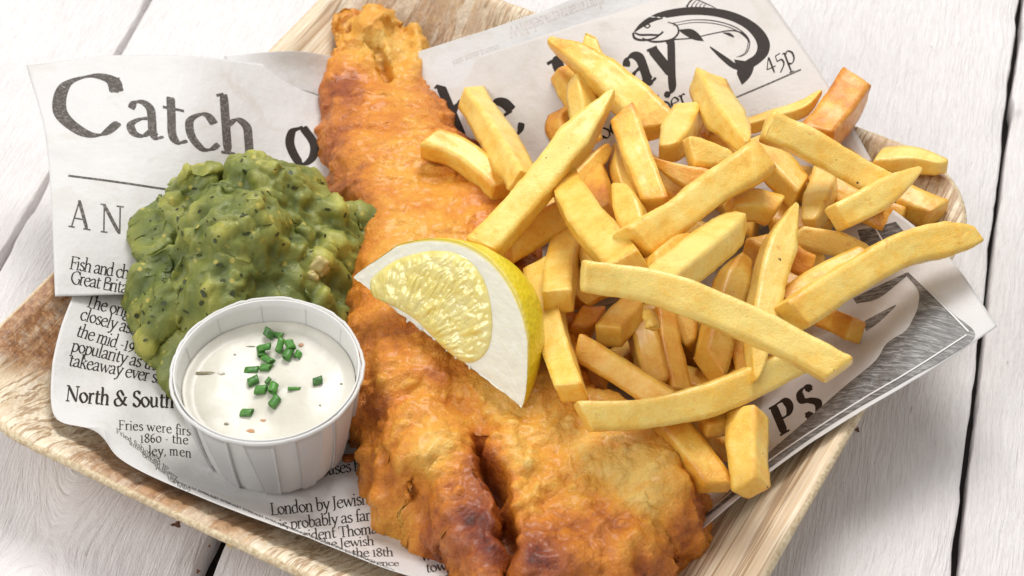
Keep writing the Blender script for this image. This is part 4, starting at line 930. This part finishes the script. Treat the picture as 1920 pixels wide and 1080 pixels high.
# chives: little cut tubes
def chive(px, py, L, r, ang, tilt, label, lift=.0, oval=.65):
    nu, nl = 16, 5; V = []; L *= .86; r *= .84
    for j in range(nl):
        for rr in (1,):
            for i in range(nu):
                a = 2 * math.pi * i / nu; V.append((L * (j / (nl - 1) - .5) + .25 * r * math.cos(a) * (1 if j in (0, nl - 1) else 0), r * math.cos(a) * (1 + .04 * math.sin(j * 2.)), r * oval * math.sin(a)))
    for j in (nl - 1, 0):
        for i in range(nu): a = 2 * math.pi * i / nu; V.append((L * (j / (nl - 1) - .5) + .25 * r * .72 * math.cos(a), r * .72 * math.cos(a), r * .72 * oval * math.sin(a)))
    for j, sgn in ((nl - 1, -1), (0, 1)):
        for i in range(nu): a = 2 * math.pi * i / nu; V.append((L * (j / (nl - 1) - .5) + sgn * L * .35, r * .66 * math.cos(a), r * .66 * oval * math.sin(a)))
    f = []
    for j in range(nl - 1):
        for i in range(nu): f.append((j * nu + i, j * nu + (i + 1) % nu, (j + 1) * nu + (i + 1) % nu, (j + 1) * nu + i)[::-1])
    e = nl * nu
    for i in range(nu):
        k = (i + 1) % nu
        f += [((nl - 1) * nu + i, (nl - 1) * nu + k, e + k, e + i)[::-1], (e + i, e + k, e + 2 * nu + k, e + 2 * nu + i)[::-1], (i, k, e + nu + k, e + nu + i), (e + nu + i, e + nu + k, e + 3 * nu + k, e + 3 * nu + i)]
    f += [tuple(e + 2 * nu + i for i in range(nu))[::-1], tuple(e + 3 * nu + i for i in range(nu))]
    o = mesh('chive_piece', V, f, M['chive']); p, n = on(SB, px, py)
    o.location = Vector(p) + Vector((0, 0, r * oval * .75 + lift)); o.rotation_euler = (RNG.uniform(-.3, .3), -tilt, ang)
    tag(o, label, 'chive', 'chopped chives on the sauce'); return o
R_ = math.radians
for a in ((505, 632, .22, .16, 60, .75, 'open hollow ring of chive at the top of the sprinkle', .06, .8), (521, 630, .30, .09, -15, .1, 'dark flattened chive sliver beside the open ring', .03, .3),
          (490, 662, .36, .12, 100, .0, 'dark chive tube lying upright at the left of the upper heap', 0, .6), (497, 660, .34, .12, 10, .1, 'bright slanting chive on top of the heap left side', .12, .6), (526, 655, .42, .10, 78, .35, 'tall dark green chive standing out of the upper heap', .10, .7),
          (541, 668, .38, .13, 70, .1, 'bright chive tube in the middle right of the heap', .04, .8), (545, 656, .26, .13, 115, .3, 'round cut chive on the back right of the heap', .10, .9), (559, 668, .20, .10, 70, .2, 'small oval chive at the right end of the heap', .0, .8),
          (503, 680, .34, .11, -40, .1, 'chive lying across below the left heap', .06, .7), (499, 692, .26, .12, -10, .1, 'chive just under the slanted one, left of centre', .0, .75), (472, 694, .38, .11, 5, .0, 'flat dark chive strip pointing left', .0, .35),
          (475, 717, .32, .14, 30, .05, 'wide bright chive at the left of the lower cluster', .0, .7), (503, 718, .20, .07, 60, .1, 'thin little chive between lower cluster pieces', .05, .7), (490, 735, .30, .14, 0, .05, 'square bright chive in the lower cluster', .02, .75), (513, 733, .30, .13, 80, .1, 'grey green chive at right of the lower cluster', .04, .8),
          (515, 756, .34, .13, 60, .1, 'bright chive tube hanging lowest of the central cluster', .0, .75), (552, 730, .33, .055, 0, .0, 'thin straight chive piece lying alone right of the cluster', .0, .8), (596, 717, .26, .12, 20, .1, 'lone barrel shaped chive farthest to the right', .0, .8), (463, 776, .30, .13, -5, .1, 'crumpled chive alone nearest to the front rim', .0, .6)):
    chive(a[0], a[1], a[2], a[3], R_(a[4]), a[5], a[6], a[7], a[8])

# ------------------------------------------------------------------ lemon wedge
A0 = at(664, 520, 3.35); A1 = at(979, 762, 2.95)
fh = max(fish_height(*(A0 * .6 + A1 * .4)[:2]), fish_height(*(A0 * .3 + A1 * .7)[:2]))
axv = A1 - A0; LL = np.linalg.norm(axv); axv = axv / LL
hb = np.cross([0, 0, 1], axv); hb /= np.linalg.norm(hb); cu = np.cross(axv, hb)
def lem_r(t):
    body = np.sin(np.pi * np.clip(t, 0, 1)) ** .58
    r = 2.46 * body * (1 + .10 * (t - .5))
    nip = np.interp(t, [0, .05, .12, .88, .95, 1.0], [.55, .75, 1, 1, .86, .7]); return r * nip
W0, W1 = R_(2), R_(55)
lem = empty('lemon_wedge', A0 * .5 + A1 * .5); tag(lem, 'juicy lemon wedge with yellow peel resting on the fish', 'lemon')
ts = (1 - np.cos(np.linspace(0, np.pi, 90))) / 2
def lpt(t, s, w):   # s 0 axis .. 1 peel
    r = lem_r(t) * s; sag = 0
    return A0 + axv * (LL * t) + r * (math.cos(w) * hb + math.sin(w) * cu)
lp = []
# peel
nw = 26; V = []; E_ = []
for t in ts:
    for i in range(nw + 1):
        w = W0 + (W1 - W0) * i / nw; p = lpt(t, 1.0 + (.012 + .06 * float(smooth(np.array(t), .42, .80))) * math.sin(math.pi * i / nw), w); V.append(p); E_.append(1 - min(1, min(i, nw - i) * .9))
V = np.array(V); nrm = V - (A0 + axv * ((V - A0) @ axv)[:, None]); V = V + nrm * (.012 * fbm(V * 3, 3, 6))[:, None]
lp.append(mesh('peel', V, grid_faces(90, nw + 1, flip=True), M['peel'], attrs={'edge': E_}))
# two cut faces of pith; the upper one is dished where the flesh sits
for w, nm in ((W1, 'cut_face'), (W0, 'cut_face')):
    V = []; ns = 60
    nface = (-math.sin(w) * hb + math.cos(w) * cu) * (1 if w == W1 else -1)
    for t in ts:
        for j in range(ns + 1):
            s_ = j / ns; p = lpt(t, s_, w)
            rag = .0
            V.append(p + nface * (-.03 * math.exp(-((s_ - 1) / .03) ** 2)))
    V = np.array(V); jj = np.tile(np.arange(ns + 1), 90); k = fbm(V * 5, 3, 12)
    V += nface * (.02 * k)[:, None]
    rind = smooth(jj / ns, .945, .985)
    V -= (math.cos(w) * hb + math.sin(w) * cu) * (np.where(jj == 0, .09 * np.abs(fbm(V * 3, 3, 3)), 0))[:, None]
    lp.append(mesh(nm, V, grid_faces(90, ns + 1, flip=(w != W1)), M['pith'], attrs={'rind': rind}))
FACE = BVHTree.FromPolygons([tuple(v) for v in (lp[1].data.vertices[i].co for i in range(len(lp[1].data.vertices)))], [tuple(p.vertices) for p in lp[1].data.polygons])
pulp_px = [(700, 528), (722, 506), (752, 488), (790, 477), (826, 474), (858, 480), (886, 500), (906, 532), (916, 570), (919, 610), (914, 645), (898, 668), (876, 676), (855, 668), (830, 648), (805, 622), (780, 598), (752, 580), (722, 566), (704, 554)]
PPX = catmull(pulp_px, 12, closed=True)
nface = Vector(-math.sin(W1) * hb + math.cos(W1) * cu)
def onface(x, y, lift):
    p, n = on(FACE, x, y)
    if p is None:
        d = Vector(ray(x, y)).normalized(); p0 = Vector(lpt(.5, .5, W1)); t = (p0 - Vector(CP)).dot(nface) / d.dot(nface); p = Vector(CP) + d * t
    return p + nface * lift
V = []; cen = PPX.mean(0); PPX = cen + (PPX - cen) * 1.05; rings = 70
for k in range(rings + 1):
    s_ = k / rings
    for x, y in PPX: V.append(onface(cen[0] + (x - cen[0]) * s_, cen[1] + (y - cen[1]) * s_, .05 * (1 - s_ ** 6) + .004 - .02 * (k == rings)))
V = np.array([v[:] for v in V]); nn = len(PPX)
_px, _py = lookup_px(V); _dx, _dy = _px - 715.0, _py - 690.0; _an = np.arctan2(-_dy, _dx); _rd = np.hypot(_dx, _dy) / 76.0
_w = vnoise(np.stack([_an * 2, _rd * 1.2, _rd * 0], 1), 21) * .12
_c1 = vnoise(np.stack([(_an + _w) * 17, _rd * 2.2, _rd * 0], 1), 22); _c2 = vnoise(np.stack([(_an - _w) * 31, _rd * 3.6, _rd * 0 + 5], 1), 23)
_fade = np.repeat(1 - (np.arange(rings + 1) / rings) ** 10, nn); V = V + np.array(nface) * ((np.sqrt(np.abs(_c1)) * .065 + np.sqrt(np.abs(_c2)) * .045) * _fade)[:, None]
V += np.array(nface) * (.035 * fbm(V * 2.5, 3, 15) * np.repeat(1 - (np.arange(rings + 1) / rings) ** 8, nn))[:, None]
fl = [tuple(f) for f in grid_faces(rings + 1, nn)] + [(i * nn + nn - 1, (i + 1) * nn + nn - 1, (i + 1) * nn, i * nn) for i in range(rings)]
lp.append(mesh('pulp', V, fl, M['pulp'])); PULPB = BVHTree.FromPolygons([tuple(v) for v in V], fl)
# ragged pith fringe on the core edge
Vf, Ff = [], []
for k in range(11):
    t = RNG.uniform(.05, .72); p = Vector(lpt(t, .0, W1)); L = RNG.uniform(.02, .11); w = RNG.uniform(.03, .07)
    dirn = (Vector(-hb) * RNG.uniform(.4, 1.0) + Vector((0, 0, -1)) * RNG.uniform(.0, .6) + Vector(axv) * RNG.uniform(-.8, .8)).normalized(); sd = dirn.cross(Vector(cu)).normalized(); i0 = len(Vf)
    for u, ww in ((-.8, 1.6), (.3, 1.1), (1, .5)):
        for a in range(5):
            al = 2 * math.pi * a / 5; Vf.append(p + dirn * (u * L) + sd * (w * ww * math.cos(al)) + Vector(cu) * (w * ww * .5 * math.sin(al)))
    for r_ in range(2):
        for a in range(5): Ff.append((i0 + r_ * 5 + a, i0 + r_ * 5 + (a + 1) % 5, i0 + r_ * 5 + 5 + (a + 1) % 5, i0 + r_ * 5 + 5 + a))
fr_o = mesh('pith_fringe', Vf, Ff, M['pith']); tag(fr_o, kind='stuff'); lp.append(fr_o)
settle(lp, lem)
LEMB = BVHTree.FromPolygons([tuple(v.co) for v in lp[0].data.vertices], [tuple(p.vertices) for p in lp[0].data.polygons])

# ------------------------------------------------------------------ chips
# (label, centre line in the picture from which the place on the pile is taken, width px, start end, end end, tone, roll)
# ends: b blunt cut, p pointed, w wedge
CH = []
def C(label, pts, w, e0='b', e1='b', tone=.0, roll=None, flat=1.0): CH.append((label, pts, w, e0, e1, tone, roll, flat))
BUR = 'buried'
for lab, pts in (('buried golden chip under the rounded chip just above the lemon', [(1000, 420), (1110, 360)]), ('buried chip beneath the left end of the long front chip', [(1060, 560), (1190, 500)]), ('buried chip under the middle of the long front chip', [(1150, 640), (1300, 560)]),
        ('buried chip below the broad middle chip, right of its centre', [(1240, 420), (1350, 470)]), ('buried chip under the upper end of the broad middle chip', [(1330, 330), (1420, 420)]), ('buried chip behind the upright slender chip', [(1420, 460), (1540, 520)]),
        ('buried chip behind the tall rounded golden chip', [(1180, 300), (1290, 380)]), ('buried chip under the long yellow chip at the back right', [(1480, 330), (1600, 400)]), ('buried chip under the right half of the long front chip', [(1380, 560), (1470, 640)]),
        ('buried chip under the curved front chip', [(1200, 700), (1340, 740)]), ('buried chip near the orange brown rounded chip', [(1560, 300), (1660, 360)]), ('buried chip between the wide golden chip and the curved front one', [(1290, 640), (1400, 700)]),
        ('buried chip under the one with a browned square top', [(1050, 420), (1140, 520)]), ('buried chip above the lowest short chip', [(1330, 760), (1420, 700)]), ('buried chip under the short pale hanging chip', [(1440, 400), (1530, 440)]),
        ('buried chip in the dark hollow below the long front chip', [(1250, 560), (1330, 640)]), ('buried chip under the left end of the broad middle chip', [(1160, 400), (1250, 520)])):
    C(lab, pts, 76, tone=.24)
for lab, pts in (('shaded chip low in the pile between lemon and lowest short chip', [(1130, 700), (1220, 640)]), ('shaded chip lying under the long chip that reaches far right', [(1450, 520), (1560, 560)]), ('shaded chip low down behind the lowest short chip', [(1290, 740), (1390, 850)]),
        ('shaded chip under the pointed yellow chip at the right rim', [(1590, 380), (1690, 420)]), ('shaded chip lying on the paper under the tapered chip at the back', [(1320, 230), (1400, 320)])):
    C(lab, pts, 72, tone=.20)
C('brownish chip seen only as a strip behind the pale upright chip left of centre', [(1110, 300), (1120, 350), (1132, 410)], 62, 'w', 'b', .42)
C('narrow pale chip edge standing between two golden chips near the top', [(1152, 270), (1160, 320), (1180, 380)], 38, 'p', 'b', .16)
C('thin golden chip tip pointing up under the long diagonal chip', [(1140, 275), (1112, 308), (1075, 345)], 36, 'w', 'b', .25)
C('small brown chip end on the paper left of the long diagonal chip', [(1062, 215), (1052, 236), (1062, 262)], 56, 'b', 'b', .38)
C('golden chip end poking out at the left of the letter D', [(1052, 132), (1068, 165), (1090, 205)], 56, 'b', 'b', .25)
C('small pale chip tip sticking up behind the big pointed chip at the back', [(1112, 72), (1112, 100), (1122, 135)], 46, 'w', 'b', .06)
C('pale upright chip wedged beneath the big pointed chip at the back', [(1082, 145), (1094, 200), (1102, 262)], 60, 'w', 'b', .06)
C('large smooth yellow chip with pointed tip lying over the word Day', [(1030, 78), (1105, 122), (1180, 185), (1245, 246)], 74, 'p', 'b', .12, 8)
C('thin golden chip edge showing between two pale chips under the price corner', [(1325, 262), (1360, 270), (1392, 282)], 34, 'b', 'b', .28)
C('thin browned chip sliver beside the upright blunt chip', [(1318, 208), (1322, 228), (1320, 256)], 22, 'b', 'b', .34)
C('pale blunt chip standing behind the short pale block', [(1292, 212), (1274, 245), (1254, 288)], 70, 'b', 'w', .06)
C('golden chip with pointed left end under the short pale block', [(1224, 300), (1275, 328), (1345, 352)], 60, 'p', 'b', .24)
C('short pale block shaped chip lying on top at the back', [(1290, 285), (1325, 293), (1368, 303)], 64, 'b', 'w', .0)
C('golden chip glimpsed under the long chip near the right rim', [(1530, 330), (1580, 370), (1630, 400)], 60, 'b', 'b', .32)
C('thin curved chip reaching towards the price at the back', [(1540, 172), (1505, 203), (1450, 222), (1395, 240)], 36, 'p', 'b', .12)
C('orange brown rounded chip standing up farthest back on the right', [(1602, 160), (1575, 205), (1530, 262)], 72, 'b', 'b', .46, 5)
C('pale chip pointing right over the brown rim of the tray', [(1645, 305), (1705, 300), (1768, 315)], 60, 'b', 'w', .06)
C('golden stub chip just below the right end of the long back chip', [(1690, 372), (1722, 388), (1758, 402)], 62, 'b', 'b', .22)
C('golden slanted chip leading down to the right below the pale tapered one', [(1412, 268), (1455, 312), (1500, 362)], 66, 'w', 'b', .16)
C('pale tapered chip pointing down from the back centre', [(1326, 158), (1350, 205), (1398, 276)], 80, 'b', 'p', .08)
C('short pale chip hanging down under the long back chip', [(1548, 330), (1535, 375), (1518, 425)], 64, 'b', 'w', .08)
C('long straight yellow chip across the back right of the pile', [(1435, 236), (1510, 268), (1590, 312), (1662, 352)], 72, 'b', 'b', .06, 20)
C('pale chip with shaded side lying flat right of the upright pointed chip', [(1488, 442), (1555, 455), (1628, 472)], 58, 'b', 'w', .08)
C('pointed yellow chip slanting up to the right rim', [(1568, 410), (1640, 372), (1722, 318)], 66, 'b', 'p', .06)
C('knobbly brown chip end between the upright pointed chip and the right long chip', [(1478, 478), (1500, 492), (1522, 500)], 62, 'b', 'b', .36)
C('golden blunt chip end behind the upright pointed chip', [(1366, 388), (1410, 385), (1455, 396)], 62, 'b', 'b', .18)
C('small shaded chip between the wide golden chip and the upright pointed one', [(1370, 640), (1392, 668), (1402, 700)], 50, 'b', 'b', .3)
C('shaded chip tip pointing down under the long front chip', [(1272, 560), (1288, 610), (1300, 648)], 62, 'b', 'w', .24)
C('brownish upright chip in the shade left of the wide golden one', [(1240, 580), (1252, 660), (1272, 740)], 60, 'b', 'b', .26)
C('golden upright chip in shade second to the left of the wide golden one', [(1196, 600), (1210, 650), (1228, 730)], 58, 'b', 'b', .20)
C('small folded brown chip end near the lemon side of the pile', [(1075, 602), (1096, 606), (1122, 606)], 62, 'b', 'b', .42)
C('stubby pale chip lying diagonal under the long front chip', [(1196, 572), (1168, 600), (1140, 632)], 68, 'b', 'b', .12)
C('long shaded chip running down to the right above the front curved one', [(1085, 652), (1150, 690), (1250, 752)], 68, 'b', 'b', .20)
C('browned chip emerging from under the curved front chip beside the fish', [(1235, 778), (1292, 845), (1345, 915)], 76, 'b', 'b', .26)
C('small shaded chip just behind the lowest short chip', [(1318, 800), (1345, 795), (1378, 785)], 56, 'b', 'b', .26)
C('pale chip hanging down over the fish right of the lemon', [(1012, 505), (1030, 600), (1050, 670), (1072, 738)], 66, 'b', 'b', .08, 12)
C('short pale chip with blunt lower end, tops the one right of the lemon', [(1072, 445), (1052, 510), (1046, 566)], 72, 'b', 'b', .06)
C('small pale chip bit peeping above the left end of the long front chip', [(1100, 468), (1104, 490), (1110, 515)], 42, 'b', 'b', .04)
C('wide golden chip passing under the long front chip at centre', [(1392, 486), (1362, 560), (1330, 690)], 70, 'w', 'b', .26)
C('golden chip strip under the long chip on the right', [(1470, 575), (1540, 520), (1625, 480)], 50, 'b', 'b', .24)
C('golden knuckle shaped chip end on the picture sheet', [(1530, 590), (1570, 605), (1606, 622)], 62, 'b', 'b', .30)
C('golden rounded chip with browned edge just above the lemon', [(948, 468), (1005, 432), (1088, 385)], 74, 'b', 'b', .16)
C('golden chip lying on the fish, its blunt end farthest left of all chips', [(805, 268), (870, 295), (945, 360)], 62, 'b', 'b', .20)
C('pale chip with square end standing over the letter e', [(882, 180), (925, 245), (985, 345)], 76, 'b', 'b', .08)
C('tall golden chip with rounded top behind the middle of the pile', [(1170, 222), (1198, 300), (1232, 385)], 66, 'b', 'b', .24)
C('pale upright chip with rounded top, left of the big cross chip', [(1166, 350), (1184, 405), (1205, 470)], 70, 'w', 'b', .08)
C('pale chip with browned square top leaning down to the front chip', [(1058, 348), (1105, 420), (1180, 505)], 74, 'b', 'b', .10, 8)
C('small golden chip end between the two pale chips at centre', [(1225, 500), (1262, 470), (1296, 446)], 46, 'b', 'w', .22)
C('broad chip lying on top across the middle, its browned underside edge showing', [(1185, 458), (1255, 415), (1340, 352), (1425, 300)], 84, 'b', 'b', .12, 15)
C('pale wedge chip with pointed upper right corner at centre', [(1392, 412), (1330, 462), (1235, 535)], 80, 'w', 'b', .02)
C('longest diagonal chip running from behind the lemon up to a pointed tip', [(1150, 172), (1080, 262), (1000, 362), (905, 470)], 74, 'p', 'b', .05, 10)
C('short upright chip lowest of all, resting by the paper edge', [(1402, 775), (1402, 845), (1408, 918)], 84, 'b', 'b', .10, 40)
C('long curved chip in front with its square cut end facing left', [(1092, 782), (1220, 775), (1350, 742), (1500, 672)], 74, 'b', 'b', .06, 22)
C('upright slender chip pointed at both ends, crossed by the long front chip', [(1490, 384), (1452, 490), (1428, 600), (1414, 714)], 72, 'p', 'p', .05)
C('long chip reaching far right beyond the tray over the picture sheet', [(1482, 596), (1585, 528), (1700, 466), (1830, 442)], 80, 'b', 'w', .07, 14)
C('longest front chip lying across the whole pile on top', [(1092, 518), (1230, 540), (1400, 605), (1575, 695)], 82, 'b', 'b', .04, 18)

solved = []   # stacking: every chip rests on whatever already lies beneath it along its length
NSAMP = 13
for ci, (label, pts, w, e0, e1, tone, roll, flat) in enumerate(CH):
    P2 = catmull(pts, 12); Ls = np.concatenate([[0], np.cumsum(np.linalg.norm(np.diff(P2, axis=0), axis=1))]); tt = np.linspace(0, Ls[-1], NSAMP)
    S2 = np.stack([np.interp(tt, Ls, P2[:, 0]), np.interp(tt, Ls, P2[:, 1])], 1); t01 = tt / Ls[-1]
    need = np.zeros(NSAMP); ths = w * 51.0 / F / 1.12
    for k in range(NSAMP):
        p = at(S2[k, 0], S2[k, 1], 1.2)
        for _ in range(2):
            sup = max(paper_height(p[0], p[1]), fish_height(p[0], p[1])) + ths * .46; p = at(S2[k, 0], S2[k, 1], max(sup, .5))
        need[k] = sup
    soft = need.copy()
    for (s2b, zb, wb, thb) in solved:
        D = np.linalg.norm(S2[:, None, :] - s2b[None, :, :], axis=2); j = D.argmin(1); dm = D[np.arange(NSAMP), j]; lim = (w + wb) / 2 * .85
        kf = np.sqrt(np.clip(1 - (dm / lim) ** 2, 0, 1)); req = zb[j] + (ths + thb) / 2 * (.15 if ci < 22 else .46) * kf
        soft = np.maximum(soft, np.where(dm < lim, req, -1))
    best = None
    ms = .45 * np.linalg.norm(at(*S2[-1], 2) - at(*S2[0], 2))
    for sl in np.linspace(-ms, ms, 41):
        b = (soft - sl * t01).max(); mean = b + sl * .5
        if best is None or mean < best[0] - 1e-6: best = (mean + .04 * abs(sl), b, sl)
    z = best[1] + best[2] * t01; solved.append((S2, z, w, ths))
ZMAX = max(s[1].max() for s in solved)
def build_chip(ci):
    label, pts, w, e0, e1, tone, roll, flat = CH[ci]; S2, z, _, _ = solved[ci]
    A = np.array([at(S2[k, 0], S2[k, 1], z[k]) for k in range(NSAMP)]); rs = np.random.RandomState(100 + ci)
    dep = depth(A.mean(0)); width = w * dep / F
    if roll is None: roll = rs.choice([-1, 1]) * rs.uniform(10, 36)
    roll = math.radians(roll); side = width / (abs(math.cos(roll)) + .85 * abs(math.sin(roll)))
    C_ = catmull(A, 6); Ls = np.concatenate([[0], np.cumsum(np.linalg.norm(np.diff(C_, axis=0), axis=1))]); n = max(26, int(Ls[-1] / .085)); L = Ls[-1]
    # denser rings near both ends
    u = np.linspace(0, 1, n); u = u - .06 * np.sin(2 * np.pi * u) * 1.0; l = np.unique(np.concatenate([u * L, [.012, .03, .055, .085], [L - .012, L - .03, L - .055, L - .085]])); n = len(l)
    P = np.stack([np.interp(l, Ls, C_[:, k]) for k in range(3)], 1); T = np.gradient(P, axis=0); T /= np.linalg.norm(T, axis=1)[:, None]
    toC = np.array(-FW); up0 = np.array([0, 0, 1.0]) * .55 + toC * .45
    m = 40; th = np.linspace(0, 2 * np.pi, m, endpoint=False); th = th - .13 * np.sin(4 * th); ex = rs.uniform(6.5, 12.)
    rr = (np.abs(np.cos(th)) ** ex + np.abs(np.sin(th)) ** ex) ** (-1 / ex)
    asp = rs.uniform(.84, 1.0) * flat; sx, sy = rr * np.cos(th) * side / 2, rr * np.sin(th) * side / 2 * asp
    corner = smooth(rr, 1.15, 1.30); sx = sx * (1 - .05 * (1 - corner)); sy = sy * (1 - .05 * (1 - corner))
    slant0, slant1 = rs.uniform(-.75, .75, 2); V = []; fry = []
    for k in range(n):
        s_ = np.cross(up0, T[k]); s_ /= np.linalg.norm(s_); v_ = np.cross(T[k], s_)
        r_ = roll + .12 * math.sin(k / n * 3 + ci); a = s_ * math.cos(r_) + v_ * math.sin(r_); b = -s_ * math.sin(r_) + v_ * math.cos(r_)
        fx = fy = 1.0; sh = 0
        for e, dist, sg in ((e0, l[k], 1), (e1, L - l[k], -1)):
            if e == 'p': tl = side * 2.0; q = min(1, dist / tl); fx *= .10 + .90 * q ** .75; fy *= .40 + .60 * q ** .8; sh += 0
            elif e == 'w': tl = side * 1.1; q = min(1, dist / tl); fx *= .45 + .55 * q ** .7; fy *= .70 + .30 * q ** .8
            rd = .10; q = min(1, dist / rd); cap = math.sqrt(max(0, 1 - (1 - q) ** 2)); fx *= .86 + .14 * cap; fy *= .86 + .14 * cap
        body = 1 + .05 * math.sin(l[k] * 1.1 + ci * 2.1)
        X = sx * fx * body; Yy = sy * fy * body
        sl = (slant0 * max(0, 1 - l[k] / .8) - slant1 * max(0, 1 - (L - l[k]) / .8)) * X
        V.append(P[k] + X[:, None] * a + Yy[:, None] * b + T[k] * sl[:, None])
        de = min(l[k], L - l[k]); endf = math.exp(-(de / .8) ** 2) * .10
        fry.append(tone + corner * .08 + endf)
    V = np.concatenate(V); fry = np.concatenate(fry); Fq = grid_faces(n, m)
    ff = [tuple(f) for f in Fq] + [(i * m + m - 1, (i + 1) * m + m - 1, (i + 1) * m, i * m) for i in range(n - 1)]
    # end caps: two inner rings so that they can wrinkle
    for e_i, base in ((0, 0), (1, (n - 1) * m)):
        ringv = V[base:base + m]; cen_ = ringv.mean(0); prev = np.arange(base, base + m)
        for q, bul in ((.82, .008), (.5, .03)):
            st = len(V); V = np.concatenate([V, cen_ + (ringv - cen_) * q + T[0 if e_i == 0 else -1] * (-1 if e_i == 0 else 1) * bul]); fry = np.concatenate([fry, np.full(m, tone + .09)]); cur = np.arange(st, st + m)
            for i in range(m):
                f = (prev[i], prev[(i + 1) % m], cur[(i + 1) % m], cur[i]); ff.append(f if e_i == 0 else f[::-1])
            prev = cur
        st = len(V); V = np.concatenate([V, cen_[None]]); fry = np.append(fry, tone + .10)
        for i in range(m): f = (prev[i], prev[(i + 1) % m], st); ff.append(f if e_i == 0 else f[::-1])
    tone_j = rs.uniform(-.05, .08); fry = fry + tone_j
    cenl = A.mean(0); off = rs.uniform(-50, 50, 3)
    n1 = fbm(V * .9 + off, 2, 3); n2 = fbm(V * 2.6 + off, 3, 4); n3 = fbm(V * 8 + off, 2, 5)
    cv = V - np.repeat(V.mean(0)[None], len(V), 0); nr = np.zeros_like(V); nr[:n * m] = V[:n * m] - np.repeat(P, m, axis=0); nl = np.linalg.norm(nr, axis=1)[:, None] + 1e-6; nr = nr / nl
    V = V + nr * ((n1 * .055 + n2 * .026 + n3 * .012) * side)[:, None] * 1.2
    fry = fry + n1 * .10 - np.clip(n2, -.3, .3) * .15
    # browner tone on the sides that face down
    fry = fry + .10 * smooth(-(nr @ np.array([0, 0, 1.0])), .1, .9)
    base_p = A.mean(0); base_p = np.array([base_p[0], base_p[1], V[:, 2].min()])
    o = mesh('chip', V - base_p, [f[::-1] for f in ff], M['chip'], None, attrs={'fry': np.clip(fry, 0, 1)}); o.location = base_p
    tag(o, label, 'chip', 'chips heaped on the fish and paper')
    return o
for ci in range(len(CH)): build_chip(ci)
# crisp flake of batter between the chips
fl_z = float(np.interp(0.5, [0, 1], [solved[-2][1].min(), solved[-2][1].max()]))
cr_ = crumb('batter_flake', at(1222, 600, fl_z - .5), .26, M['chip'], 12, 'thin crisp translucent flake sticking out below the long front chip'); cr_.scale = (.8, 1.2, 1.2)
